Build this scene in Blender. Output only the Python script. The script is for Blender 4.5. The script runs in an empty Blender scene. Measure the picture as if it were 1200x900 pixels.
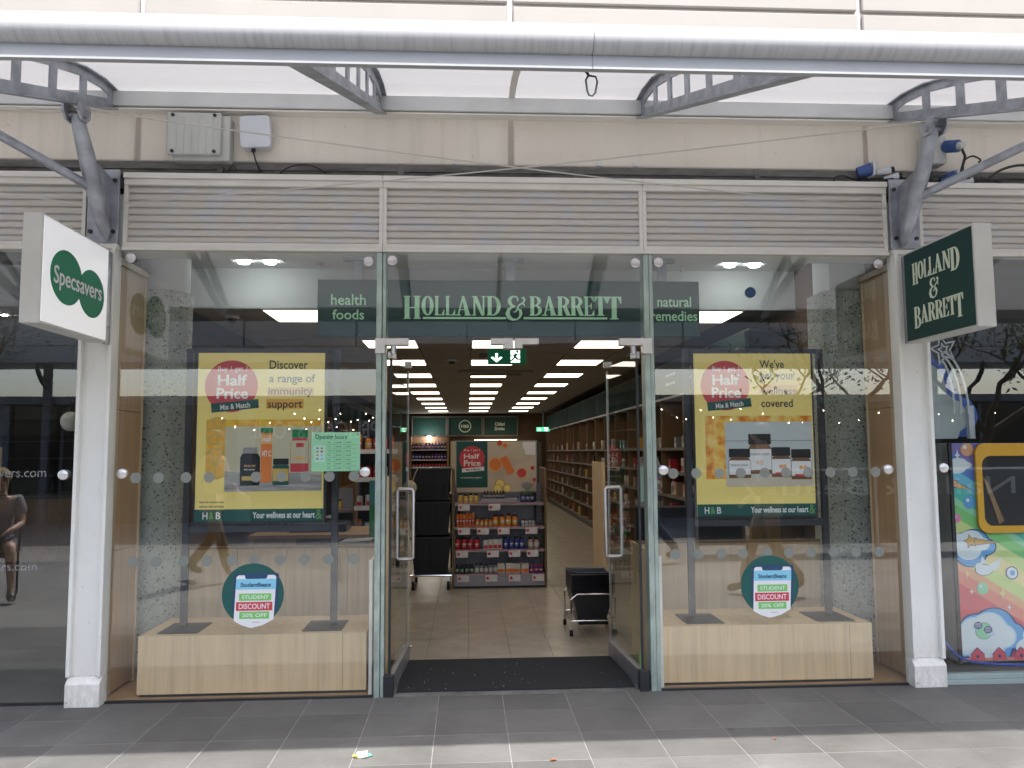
import bpy, bmesh, math, random
from math import sin, cos, pi, radians
from mathutils import Vector, Matrix
random.seed(7)
S = bpy.context.scene
COL = S.collection

# ------------------------------------------------------------------ camera
cam_d = bpy.data.cameras.new('camera'); cam = bpy.data.objects.new('camera', cam_d); COL.objects.link(cam)
yaw, pitch, roll = 0.0563164, 0.0840374, 0.0065682
f_ = Vector((sin(yaw)*cos(pitch), cos(yaw)*cos(pitch), sin(pitch)))
r_ = Vector((cos(yaw), -sin(yaw), 0)); u_ = r_.cross(f_)
r2 = cos(roll)*r_ - sin(roll)*u_; u2 = sin(roll)*r_ + cos(roll)*u_
M = Matrix((r2, u2, -f_)).transposed().to_4x4(); M.translation = Vector((0, -4.95, 1.45))
cam.matrix_world = M
cam_d.sensor_width = 36; cam_d.lens = 940.75/1200*36; cam_d.clip_start = 0.05; cam_d.clip_end = 2000
S.camera = cam
# ------------------------------------------------------------------ sky and sun
SUN_EL, SUN_AZ = radians(56.5), radians(163)     # azimuth from +Y clockwise: behind the camera, a little to its right
w = bpy.data.worlds.new('World'); S.world = w; w.use_nodes = True
nt = w.node_tree; bg = nt.nodes['Background']; sky = nt.nodes.new('ShaderNodeTexSky')
sky.sky_type = 'NISHITA'; sky.sun_disc = False; sky.sun_elevation = SUN_EL; sky.sun_rotation = SUN_AZ
sky.dust_density = 3.0; sky.air_density = 1.0; sky.ozone_density = 1.0
nt.links.new(sky.outputs[0], bg.inputs[0]); bg.inputs[1].default_value = 0.15
sd = bpy.data.lights.new('sun', 'SUN'); sd.energy = 2.5; sd.angle = radians(0.8); sd.color = (1, .96, .9)
sun = bpy.data.objects.new('sun', sd); COL.objects.link(sun)
dirv = Vector((sin(SUN_AZ)*cos(SUN_EL), cos(SUN_AZ)*cos(SUN_EL), sin(SUN_EL)))
sun.rotation_euler = dirv.to_track_quat('Z', 'Y').to_euler()
S.view_settings.view_transform = 'Standard'; S.view_settings.look = 'None'
S.view_settings.exposure = 1.75; S.view_settings.gamma = 1.0
S.render.engine = 'CYCLES'
S.cycles.use_denoising = True; S.cycles.max_bounces = 8; S.cycles.transparent_max_bounces = 24
S.cycles.diffuse_bounces = 4; S.cycles.glossy_bounces = 4; S.cycles.caustics_reflective = False
S.cycles.sample_clamp_indirect = 6

# ------------------------------------------------------------------ materials
MATS = {}
def nmat(name):
    m = bpy.data.materials.new(name); m.use_nodes = True; MATS[name] = m
    return m, m.node_tree, m.node_tree.nodes['Principled BSDF']
def pos_map(nt, scale=(1, 1, 1)):
    g = nt.nodes.new('ShaderNodeNewGeometry'); mp = nt.nodes.new('ShaderNodeMapping')
    mp.inputs['Scale'].default_value = scale
    nt.links.new(g.outputs['Position'], mp.inputs['Vector']); return mp.outputs[0]
def noise(nt, vec, sc, det=4, rough=.55):
    n = nt.nodes.new('ShaderNodeTexNoise'); n.inputs['Scale'].default_value = sc
    n.inputs['Detail'].default_value = det; n.inputs['Roughness'].default_value = rough
    nt.links.new(vec, n.inputs['Vector']); return n.outputs['Fac']
def ramp(nt, fac, stops):
    r = nt.nodes.new('ShaderNodeValToRGB'); e = r.color_ramp.elements
    while len(e) < len(stops): e.new(.5)
    for i, (p, c) in enumerate(stops):
        e[i].position = p; e[i].color = (*c, 1) if not isinstance(c, float) else (c, c, c, 1)
    nt.links.new(fac, r.inputs[0]); return r.outputs[0]
def mixc(nt, a, b, fac, mode='MIX'):
    m = nt.nodes.new('ShaderNodeMix'); m.data_type = 'RGBA'; m.blend_type = mode
    for s, v in ((m.inputs[6], a), (m.inputs[7], b)):
        if isinstance(v, tuple): s.default_value = (*v, 1)
        else: nt.links.new(v, s)
    if isinstance(fac, float): m.inputs[0].default_value = fac
    else: nt.links.new(fac, m.inputs[0])
    return m.outputs[2]
def bump(nt, b, h, strength=.3, dist=.002):
    n = nt.nodes.new('ShaderNodeBump'); n.inputs['Strength'].default_value = strength
    n.inputs['Distance'].default_value = dist
    nt.links.new(h, n.inputs['Height']); nt.links.new(n.outputs[0], b.inputs['Normal'])
def noise_vec(nt, v):
    n = nt.nodes.new('ShaderNodeTexNoise'); n.inputs['Scale'].default_value = 14; nt.links.new(v, n.inputs['Vector'])
    a = nt.nodes.new('ShaderNodeVectorMath'); a.operation = 'MULTIPLY_ADD'; a.inputs[1].default_value = (.04, .04, 0)
    nt.links.new(n.outputs['Color'], a.inputs[0]); nt.links.new(v, a.inputs[2]); return a.outputs[0]
def pm(name, c, rough=.5, metal=0., var=.12, vs=3., stretch=(1, 1, 1), bmp=0., bs=60., rnd=0., coat=0.):
    """plain surface with low-frequency colour drift, fine relief and (rnd) a tone of its own per object"""
    m, nt, b = nmat(name)
    v = pos_map(nt, stretch)
    n1 = noise(nt, v, vs, 5)
    lo = tuple(x*(1-var) for x in c); hi = tuple(min(1, x*(1+var)) for x in c)
    col = ramp(nt, n1, [(.3, lo), (.7, hi)])
    if rnd:
        oi = nt.nodes.new('ShaderNodeObjectInfo')
        rr = ramp(nt, oi.outputs['Random'], [(0., (1-rnd,)*3), (1., (1.,)*3)])
        col = mixc(nt, col, rr, 1., 'MULTIPLY')
    nt.links.new(col, b.inputs['Base Color'])
    b.inputs['Roughness'].default_value = rough; b.inputs['Metallic'].default_value = metal
    if coat: b.inputs['Coat Weight'].default_value = coat
    if bmp: bump(nt, b, noise(nt, v, bs, 3), bmp)
    return m
def flat(name, c, rough=.6):
    m, nt, b = nmat(name); b.inputs['Base Color'].default_value = (*c, 1); b.inputs['Roughness'].default_value = rough
    return m
def emit(name, c, st):
    m, nt, b = nmat(name); b.inputs['Base Color'].default_value = (.8, .8, .8, 1)
    b.inputs['Emission Color'].default_value = (*c, 1); b.inputs['Emission Strength'].default_value = st; return m
def glass(name, ior, tint, edge=None):
    """architectural pane: one Fresnel mirror reflection per crossing, tinted straight-through light"""
    m = bpy.data.materials.new(name); m.use_nodes = True; nt = m.node_tree; nt.nodes.clear()
    out = nt.nodes.new('ShaderNodeOutputMaterial'); mx = nt.nodes.new('ShaderNodeMixShader')
    tr = nt.nodes.new('ShaderNodeBsdfTransparent'); tr.inputs[0].default_value = (*tint, 1)
    gl = nt.nodes.new('ShaderNodeBsdfGlossy'); gl.inputs['Roughness'].default_value = 0.0
    gl.inputs[0].default_value = (.97, .99, 1, 1)
    fr = nt.nodes.new('ShaderNodeFresnel'); fr.inputs[0].default_value = ior
    # very slight waviness so mirrored lines are not ruler straight
    g = nt.nodes.new('ShaderNodeNewGeometry')
    v = pos_map(nt); bp = nt.nodes.new('ShaderNodeBump'); bp.inputs['Strength'].default_value = .25; bp.inputs['Distance'].default_value = .0006
    nt.links.new(noise(nt, v, 2.2, 1), bp.inputs['Height']); nt.links.new(bp.outputs[0], gl.inputs['Normal'])
    sub = nt.nodes.new('ShaderNodeMath'); sub.operation = 'SUBTRACT'; sub.inputs[0].default_value = 1
    mul = nt.nodes.new('ShaderNodeMath'); mul.operation = 'MULTIPLY'
    nt.links.new(g.outputs['Backfacing'], sub.inputs[1]); nt.links.new(sub.outputs[0], mul.inputs[0]); nt.links.new(fr.outputs[0], mul.inputs[1])
    nt.links.new(mul.outputs[0], mx.inputs[0]); nt.links.new(tr.outputs[0], mx.inputs[1]); nt.links.new(gl.outputs[0], mx.inputs[2])
    nt.links.new(mx.outputs[0], out.inputs[0]); MATS[name] = m; return m

glass('pane_glass', 2.05, (.98, .995, .985)); glass('door_glass', 1.6, (.90, .93, .92)); glass('machine_glass', 1.5, (.3, .32, .34))
pm('steel', (.42, .43, .46), .45, .85, .18, 6, bmp=.2, bs=30)
pm('galv', (.36, .38, .42), .5, .6, .28, 9, bmp=.25, bs=40)
pm('brushed', (.68, .66, .66), .32, .9, .06, 20)
pm('chrome', (.8, .8, .82), .12, 1., .03)
m, nt, b = nmat('post_paint'); v = pos_map(nt)
sc_ = ramp(nt, noise(nt, pos_map(nt, (14, 14, 2.2)), 2.0, 6, .75), [(.30, .74), (.42, 1.0)])
sp_ = ramp(nt, noise(nt, v, 45, 3, .7), [(.26, .55), (.33, 1.0)])
col = mixc(nt, mixc(nt, ramp(nt, noise(nt, v, 2.2, 4), [(.3, (.74, .74, .705)), (.7, (.82, .82, .785))]), sc_, .5, 'MULTIPLY'), sp_, .6, 'MULTIPLY')
g_ = nt.nodes.new('ShaderNodeNewGeometry'); sz = nt.nodes.new('ShaderNodeSeparateXYZ'); nt.links.new(g_.outputs['Position'], sz.inputs[0])
mz = nt.nodes.new('ShaderNodeMapRange'); mz.inputs[1].default_value = .02; mz.inputs[2].default_value = .30; mz.inputs[3].default_value = .38; mz.inputs[4].default_value = 0; nt.links.new(sz.outputs[2], mz.inputs[0])
dirt = ramp(nt, noise(nt, pos_map(nt, (9, 9, 4)), 3.0, 6, .75), [(.42, (.42, .38, .33)), (.60, (1., 1., 1.))]); col = mixc(nt, col, mixc(nt, col, dirt, 1., 'MULTIPLY'), mz.outputs[0])
nt.links.new(col, b.inputs['Base Color']); b.inputs['Roughness'].default_value = .45; bump(nt, b, noise(nt, v, 30, 4), .15)
pm('cream_frame', (.74, .72, .67), .5, 0, .07, 3, (1, 1, 6), .1, 60)
pm('sign_case', (.60, .60, .575), .5, 0, .04, 4)
pm('fin', (.36, .44, .40), .3, .35, .22, 14, (1, 1, .6), .2, 40)
pm('dark_metal', (.03, .032, .035), .45, .3, .2)
pm('black_paint', (.018, .02, .028), .5, 0, .15)
pm('black_plastic', (.018, .019, .024), .3, 0, .2, rnd=.2)
pm('white_plastic', (.7, .7, .7), .45, 0, .04)
pm('box_grey', (.50, .51, .49), .5, 0, .09, 9, (1, 1, .2), .1, 60)
pm('wifi_white', (.62, .65, .70), .4, 0, .04)
pm('blue_plastic', (.03, .08, .26), .4, 0, .1); pm('cable_black', (.012, .012, .014), .5)
pm('cable_blue', (.04, .09, .5), .4)
pm('wire', (.5, .48, .45), .4, .5)
pm('sign_green', (.005, .045, .040), .6, 0, .05); pm('sign_green_deep', (.006, .045, .040), .8, 0, .05)
flat('letter_green', (.50, .86, .58)); flat('cream_letter', (.70, .78, .62))
m_ = pm('white_face_glow', (.92, .92, .95), .35, 0, .015, 2); m_.node_tree.nodes['Principled BSDF'].inputs['Emission Color'].default_value = (.95, .97, 1, 1); m_.node_tree.nodes['Principled BSDF'].inputs['Emission Strength'].default_value = .10  # faint glow added to lift the shaded white face
flat('spec_green', (.012, .23, .125)); flat('spec_green_mid', (.012, .16, .095)); flat('print_white', (.82, .82, .84))
flat('print_yellow', (.95, .76, .25)); flat('print_red', (.60, .055, .075)); flat('print_green', (.008, .085, .075)); flat('print_dark', (.02, .035, .045))
flat('print_peach', (.82, .45, .18)); flat('print_orange', (.80, .42, .06)); flat('print_tan', (.60, .55, .40)); flat('print_grey', (.30, .28, .29))
flat('print_black', (.012, .013, .016)); flat('print_tube', (.78, .22, .05)); flat('print_lid', (.01, .22, .08)); flat('print_gold', (.62, .42, .10)); flat('print_sky', (.25, .62, .80))
flat('print_lime', (.20, .58, .14)); flat('print_mint', (.40, .80, .50)); flat('print_palemint', (.60, .86, .72)); flat('print_ink', (.03, .16, .10)); flat('print_brown', (.20, .09, .04))
flat('print_cool', (.55, .60, .62)); flat('print_lightwood', (.62, .55, .44)); flat('print_leafgreen', (.18, .45, .10)); flat('print_navy', (.02, .06, .14))
# frosted dots on the panes
m, nt, b = nmat('frost'); b.inputs['Base Color'].default_value = (.28, .30, .27, 1); b.inputs['Alpha'].default_value = .7
m, nt, b = nmat('sticker_tint'); b.inputs['Base Color'].default_value = (.008, .10, .09, 1); b.inputs['Alpha'].default_value = .93
m, nt, b = nmat('etched'); b.inputs['Base Color'].default_value = (.6, .6, .62, 1); b.inputs['Alpha'].default_value = .22
# photograph prints
def printmat(name, cols, sc, stretch=(1, 1, 1), vor=False):
    m, nt, b = nmat(name); v = pos_map(nt, stretch)
    if vor:
        n = nt.nodes.new('ShaderNodeTexVoronoi'); n.inputs['Scale'].default_value = sc; nt.links.new(v, n.inputs['Vector']); fac = n.outputs['Distance']
    else: fac = noise(nt, v, sc, 4)
    k = len(cols); nt.links.new(ramp(nt, fac, [(.25+.5*i/(k-1), c) for i, c in enumerate(cols)]), b.inputs['Base Color']); b.inputs['Roughness'].default_value = .6
printmat('print_slice', [(.85, .55, .05), (.80, .38, .03), (.85, .62, .12)], 9, (1, 1, 1), True)
printmat('print_honey', [(.45, .06, .01), (.80, .28, .02), (.9, .62, .15), (.85, .75, .4)], 13)
printmat('print_cloth', [(.20, .19, .21), (.50, .48, .47)], 18, (.3, 1, 3))
# painted concrete of the frontage
m, nt, b = nmat('wall_paint'); v = pos_map(nt)
c1 = ramp(nt, noise(nt, v, 1.3, 6), [(.3, (.74, .685, .60)), (.7, (.80, .755, .675))])
st = ramp(nt, noise(nt, pos_map(nt, (9, 9, .7)), 1.6, 5), [(.52, 1.0), (.78, .80)])
sp = ramp(nt, noise(nt, v, 38, 2), [(.24, .72), (.31, 1.0)])
col = mixc(nt, mixc(nt, c1, st, .55, 'MULTIPLY'), sp, .8, 'MULTIPLY')
nt.links.new(col, b.inputs['Base Color']); b.inputs['Roughness'].default_value = .8; bump(nt, b, noise(nt, v, 25, 6), .25, .004)
pm('wall_joint', (.55, .50, .46), .9, 0, .1)
pm('wall_paint_sun_dimmed', (.245, .23, .21), .8, 0, .05, 1.5, bmp=.2, bs=25)  # same cream wall, colour darkened to offset the direct sun above the canopy
pm('ledge_concrete', (.15, .145, .135), .85, 0, .35, 7, (1, 1, 4), .5, 40)
# louvre slat: weathered grey aluminium
m, nt, b = nmat('slat_metal'); v = pos_map(nt, (1.6, 1, 2.2))
col = ramp(nt, noise(nt, v, 2.6, 3), [(.34, (.53, .53, .55)), (.5, (.57, .535, .48)), (.66, (.54, .54, .53))])
nt.links.new(col, b.inputs['Base Color']); b.inputs['Roughness'].default_value = .55; b.inputs['Metallic'].default_value = .15
# gutter tube: grime drips round the lower half
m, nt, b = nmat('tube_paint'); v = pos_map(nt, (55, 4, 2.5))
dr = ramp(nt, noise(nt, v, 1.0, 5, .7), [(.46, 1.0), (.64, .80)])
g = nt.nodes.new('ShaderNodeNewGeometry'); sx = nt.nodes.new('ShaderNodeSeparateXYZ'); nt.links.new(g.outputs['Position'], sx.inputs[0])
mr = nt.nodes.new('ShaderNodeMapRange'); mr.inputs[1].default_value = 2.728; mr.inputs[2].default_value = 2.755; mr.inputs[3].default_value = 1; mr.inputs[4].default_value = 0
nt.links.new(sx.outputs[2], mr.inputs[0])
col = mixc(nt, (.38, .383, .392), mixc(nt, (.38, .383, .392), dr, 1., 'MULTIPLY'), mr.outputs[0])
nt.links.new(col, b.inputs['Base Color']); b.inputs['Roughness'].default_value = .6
pm('gutter_grey', (.30, .31, .32), .75, 0, .08, 3); pm('flange_paint', (.62, .635, .64), .75, 0, .08, 3)
def translucent(name, c, k):
    m = bpy.data.materials.new(name); m.use_nodes = True; nt = m.node_tree; nt.nodes.clear(); MATS[name] = m
    o = nt.nodes.new('ShaderNodeOutputMaterial'); mx = nt.nodes.new('ShaderNodeMixShader'); mx.inputs[0].default_value = k
    d = nt.nodes.new('ShaderNodeBsdfDiffuse'); t = nt.nodes.new('ShaderNodeBsdfTranslucent')
    d.inputs[0].default_value = (*c, 1); t.inputs[0].default_value = (*c, 1)
    nt.links.new(d.outputs[0], mx.inputs[1]); nt.links.new(t.outputs[0], mx.inputs[2]); nt.links.new(mx.outputs[0], o.inputs[0])
translucent('canopy_panel', (.66, .66, .67), .50)
translucent('awning_panel', (.95, .95, .96), .88)
# paving, granite
def paving(name, base, joints=False):
    m, nt, b = nmat(name); v = pos_map(nt)
    fine = ramp(nt, noise(nt, v, 150, 3, .7), [(.3, .78), (.7, 1.15)])
    blot = ramp(nt, noise(nt, v, 2.4, 6, .6), [(.3, .80), (.72, 1.12)])
    streak = ramp(nt, noise(nt, pos_map(nt, (3, 14, 1)), 3, 5, .7), [(.35, .90), (.7, 1.06)])
    oi = nt.nodes.new('ShaderNodeObjectInfo'); rr = ramp(nt, oi.outputs['Random'], [(0., .78), (1., 1.12)])
    col = mixc(nt, mixc(nt, base, fine, 1., 'MULTIPLY'), blot, 1., 'MULTIPLY')
    col = mixc(nt, mixc(nt, col, streak, 1., 'MULTIPLY'), rr, 1., 'MULTIPLY')
    vo = nt.nodes.new('ShaderNodeTexVoronoi'); vo.inputs['Scale'].default_value = 3.1; nt.links.new(noise_vec(nt, v), vo.inputs['Vector'])
    col = mixc(nt, col, ramp(nt, vo.outputs['Distance'], [(.035, .62), (.055, 1.0)]), .8, 'MULTIPLY')
    vo = nt.nodes.new('ShaderNodeTexVoronoi'); vo.inputs['Scale'].default_value = 5.3; nt.links.new(v, vo.inputs['Vector'])
    col = mixc(nt, col, ramp(nt, vo.outputs['Distance'], [(.018, 1.5), (.03, 1.0)]), .8, 'MULTIPLY')
    big = ramp(nt, noise(nt, v, .9, 3), [(.42, .84), (.6, 1.06)]); col = mixc(nt, col, big, 1., 'MULTIPLY')
    if joints:
        br = nt.nodes.new('ShaderNodeTexBrick'); br.offset = 0; br.inputs['Scale'].default_value = 1
        br.inputs['Brick Width'].default_value = .377; br.inputs['Row Height'].default_value = .377; br.inputs['Mortar Size'].default_value = .004
        mp = pos_map(nt); mp.node.inputs['Location'].default_value = (.547, .297, 0); nt.links.new(mp, br.inputs['Vector'])
        col = mixc(nt, col, (.33, .33, .33), br.outputs['Fac'])
    nt.links.new(col, b.inputs['Base Color']); b.inputs['Roughness'].default_value = .72; bump(nt, b, noise(nt, v, 120, 4, .7), .35, .0015)
paving('granite', (.152, .151, .146)); paving('granite_far', (.22, .218, .208), True)  # far paving paler than the slabs, to bounce more light onto the shopfront
pm('mortar', (.28, .28, .27), .9, 0, .2, 12)
# shop floor tile
m, nt, b = nmat('floor_tile'); v = pos_map(nt)
col = ramp(nt, noise(nt, v, 5, 7, .65), [(.3, (.27, .24, .185)), (.5, (.37, .33, .26)), (.72, (.47, .42, .34))])
nt.links.new(col, b.inputs['Base Color']); b.inputs['Roughness'].default_value = .3; bump(nt, b, noise(nt, v, 9, 4), .1)
pm('grout', (.06, .055, .05), .8)
m, nt, b = nmat('mat_carpet'); v = pos_map(nt)
col = ramp(nt, noise(nt, v, 260, 2), [(.35, (.006, .007, .010)), (.68, (.022, .024, .030))])
nt.links.new(col, b.inputs['Base Color']); b.inputs['Roughness'].default_value = .95; bump(nt, b, noise(nt, v, 300, 2), .8, .003)
# oak
def oak(name, c, stretch=(22, 22, 1.1)):
    m, nt, b = nmat(name); v = pos_map(nt, stretch)
    a = noise(nt, v, 1.4, 6, .6)
    col = ramp(nt, a, [(.25, tuple(x*.80 for x in c)), (.5, c), (.75, tuple(min(1, x*1.12) for x in c))])
    col = mixc(nt, col, ramp(nt, noise(nt, pos_map(nt), .9, 3), [(.3, .90), (.7, 1.05)]), 1., 'MULTIPLY')
    nt.links.new(col, b.inputs['Base Color']); b.inputs['Roughness'].default_value = .48; bump(nt, b, a, .12, .002)
oak('oak', (.70, .52, .32)); oak('oak_dark', (.26, .155, .075)); oak('oak_side', (.44, .28, .15)); oak('oak_shelf', (.19, .12, .065))
# exposed aggregate column
m, nt, b = nmat('aggregate'); v = pos_map(nt)
vo = nt.nodes.new('ShaderNodeTexVoronoi'); vo.inputs['Scale'].default_value = 62; vo.inputs['Randomness'].default_value = 1; nt.links.new(noise_vec(nt, v), vo.inputs['Vector'])
gs = ramp(nt, vo.outputs['Color'], [(.0, (.04, .045, .04)), (.25, (.10, .11, .10)), (.33, (.37, .39, .35)), (.7, (.50, .53, .48)), (1., (.64, .65, .60))])
col = mixc(nt, gs, (.42, .45, .41), ramp(nt, vo.outputs['Distance'], [(.25, 0.), (.6, 1.)]))
nt.links.new(col, b.inputs['Base Color']); b.inputs['Roughness'].default_value = .85; bump(nt, b, vo.outputs['Distance'], .7, .004)
pm('plaster', (.75, .77, .76), .8, 0, .04); pm('ceiling_tile', (.36, .34, .31), .9, 0, .06, 3, rnd=.08); pm('ceiling_grid', (.10, .095, .09), .6)
pm('soffit', (.60, .63, .62), .8, 0, .03)
pm('wall_brown', (.13, .075, .045), .8, 0, .1); pm('wall_dark', (.085, .085, .085), .8, 0, .1); pm('wall_grey', (.17, .16, .15), .8, 0, .1)
pm('header_green', (.008, .03, .032), .8, 0, .5, 2.5, (1, 1, .3)).node_tree.nodes['Principled BSDF'].inputs['Specular IOR Level'].default_value = .15; pm('shelf_grey', (.36, .36, .42), .45, .1, .05); pm('shelf_strip', (.50, .22, .25), .5)
pm('tote', (.006, .008, .014), .5, 0, .2); pm('rubber', (.01, .01, .01), .8)
pm('specs_floor', (.17, .16, .15), .35, 0, .15); pm('specs_ceiling', (.42, .425, .43), .9, 0, .04)
pm('desk_wood', (.36, .23, .15), .45, 0, .15, 12, (6, 6, 1))
emit('panel_light', (1, .86, .70), 1.35); emit('exit_green', (.02, .55, .25), .55); emit('exit_white', (.8, 1, .85), .9)
emit('spot_light', (1, .95, .85), 45); emit('fridge_light', (1, .85, .6), 1.0); emit('bulb', (1, .85, .6), 14); emit('down_light', (.95, 1, 1), 9)
flat('exit_panel', (.01, .32, .16)); flat('globe', (.72, .70, .66))
for n, c in dict(p_yellow=(.62, .40, .06), p_orange=(.70, .20, .03), p_red=(.50, .03, .04), p_white=(.62, .60, .58), p_blue=(.02, .05, .30), p_beige=(.45, .30, .22), p_black=(.015, .015, .02), p_grey=(.22, .23, .25), p_purple=(.12, .03, .2), p_green=(.05, .25, .08), p_ticket=(.72, .70, .72), p_teal=(.05, .25, .25)).items():
    pm(n, c, .4, 0, .1, 30)
printmat('print_fruit', [(.50, .42, .34), (.60, .50, .40), (.66, .58, .48)], 4)
# grab machine artwork colours
for n, c in dict(a_blue=(.10, .22, .62), a_sky=(.16, .55, .75), a_teal=(.08, .52, .45), a_green=(.22, .62, .20), a_lime=(.62, .75, .28), a_yellow=(.86, .75, .36), a_orange=(.82, .42, .24), a_coral=(.80, .26, .20), a_red=(.72, .12, .14), a_white=(.76, .84, .88), a_cloud=(.50, .72, .88), a_amber=(.80, .42, .03), a_purple=(.22, .18, .50), a_pink=(.80, .25, .45), a_mint=(.30, .70, .42), a_ink=(.03, .06, .22), a_grey=(.40, .46, .46), a_gold=(.72, .45, .15), a_ball=(.12, .40, .78)).items():
    flat(n, c, .45)
pm('machine_side', (.62, .68, .67), .45, .1, .06); pm('topper_face', (.46, .53, .56), .4); pm('topper_edge', (.05, .14, .55), .4)
m, nt, b = nmat('acrylic'); b.inputs['Base Color'].default_value = (.75, .8, .85, 1); b.inputs['Alpha'].default_value = .65
pm('sill', (.34, .42, .42), .5, .2)
pm('bark', (.10, .075, .05), .9, 0, .3, 12, (1, 1, .3), .8, 30)
m, nt, b = nmat('leaf'); oi = pos_map(nt)
nt.links.new(ramp(nt, noise(nt, oi, 2.5, 3), [(.3, (.035, .075, .02)), (.7, (.12, .17, .04))]), b.inputs['Base Color']); b.inputs['Roughness'].default_value = .6
pm('opposite_wall', (.46, .44, .42), .85, 0, .1, .8); pm('opposite_dark', (.03, .03, .033), .5, 0, .3, 2)
pm('opposite_steel', (.16, .17, .19), .5, .3); flat('opposite_letter', (.55, .54, .5))
glass('opposite_glass', 1.5, (.25, .27, .28))
pm('skin', (.55, .36, .27), .5, 0, .05, 8); pm('hair_light', (.34, .25, .14), .7, 0, .2, 30); pm('hair_dark', (.04, .025, .015), .6, 0, .2, 30)
pm('cloth_grey', (.26, .27, .30), .85, 0, .15, 12, bmp=.3); pm('cloth_denim', (.10, .13, .18), .85, 0, .15, 12, bmp=.3); pm('cloth_black', (.012, .012, .014), .85)
pm('cloth_tan', (.40, .27, .14), .85, 0, .1, 12, bmp=.3); pm('cloth_white', (.6, .58, .55), .85, 0, .05); pm('shoe', (.03, .025, .02), .5)
pm('leaf_litter', (.35, .10, .03), .7, 0, .3, 60); pm('paper', (.7, .7, .68), .7); pm('litter_green', (.12, .5, .32), .7); pm('litter_yellow', (.6, .55, .1), .7)
pm('bag_cloth', (.42, .38, .30), .8, 0, .15, 20)
def mt(n): return MATS[n]

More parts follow.
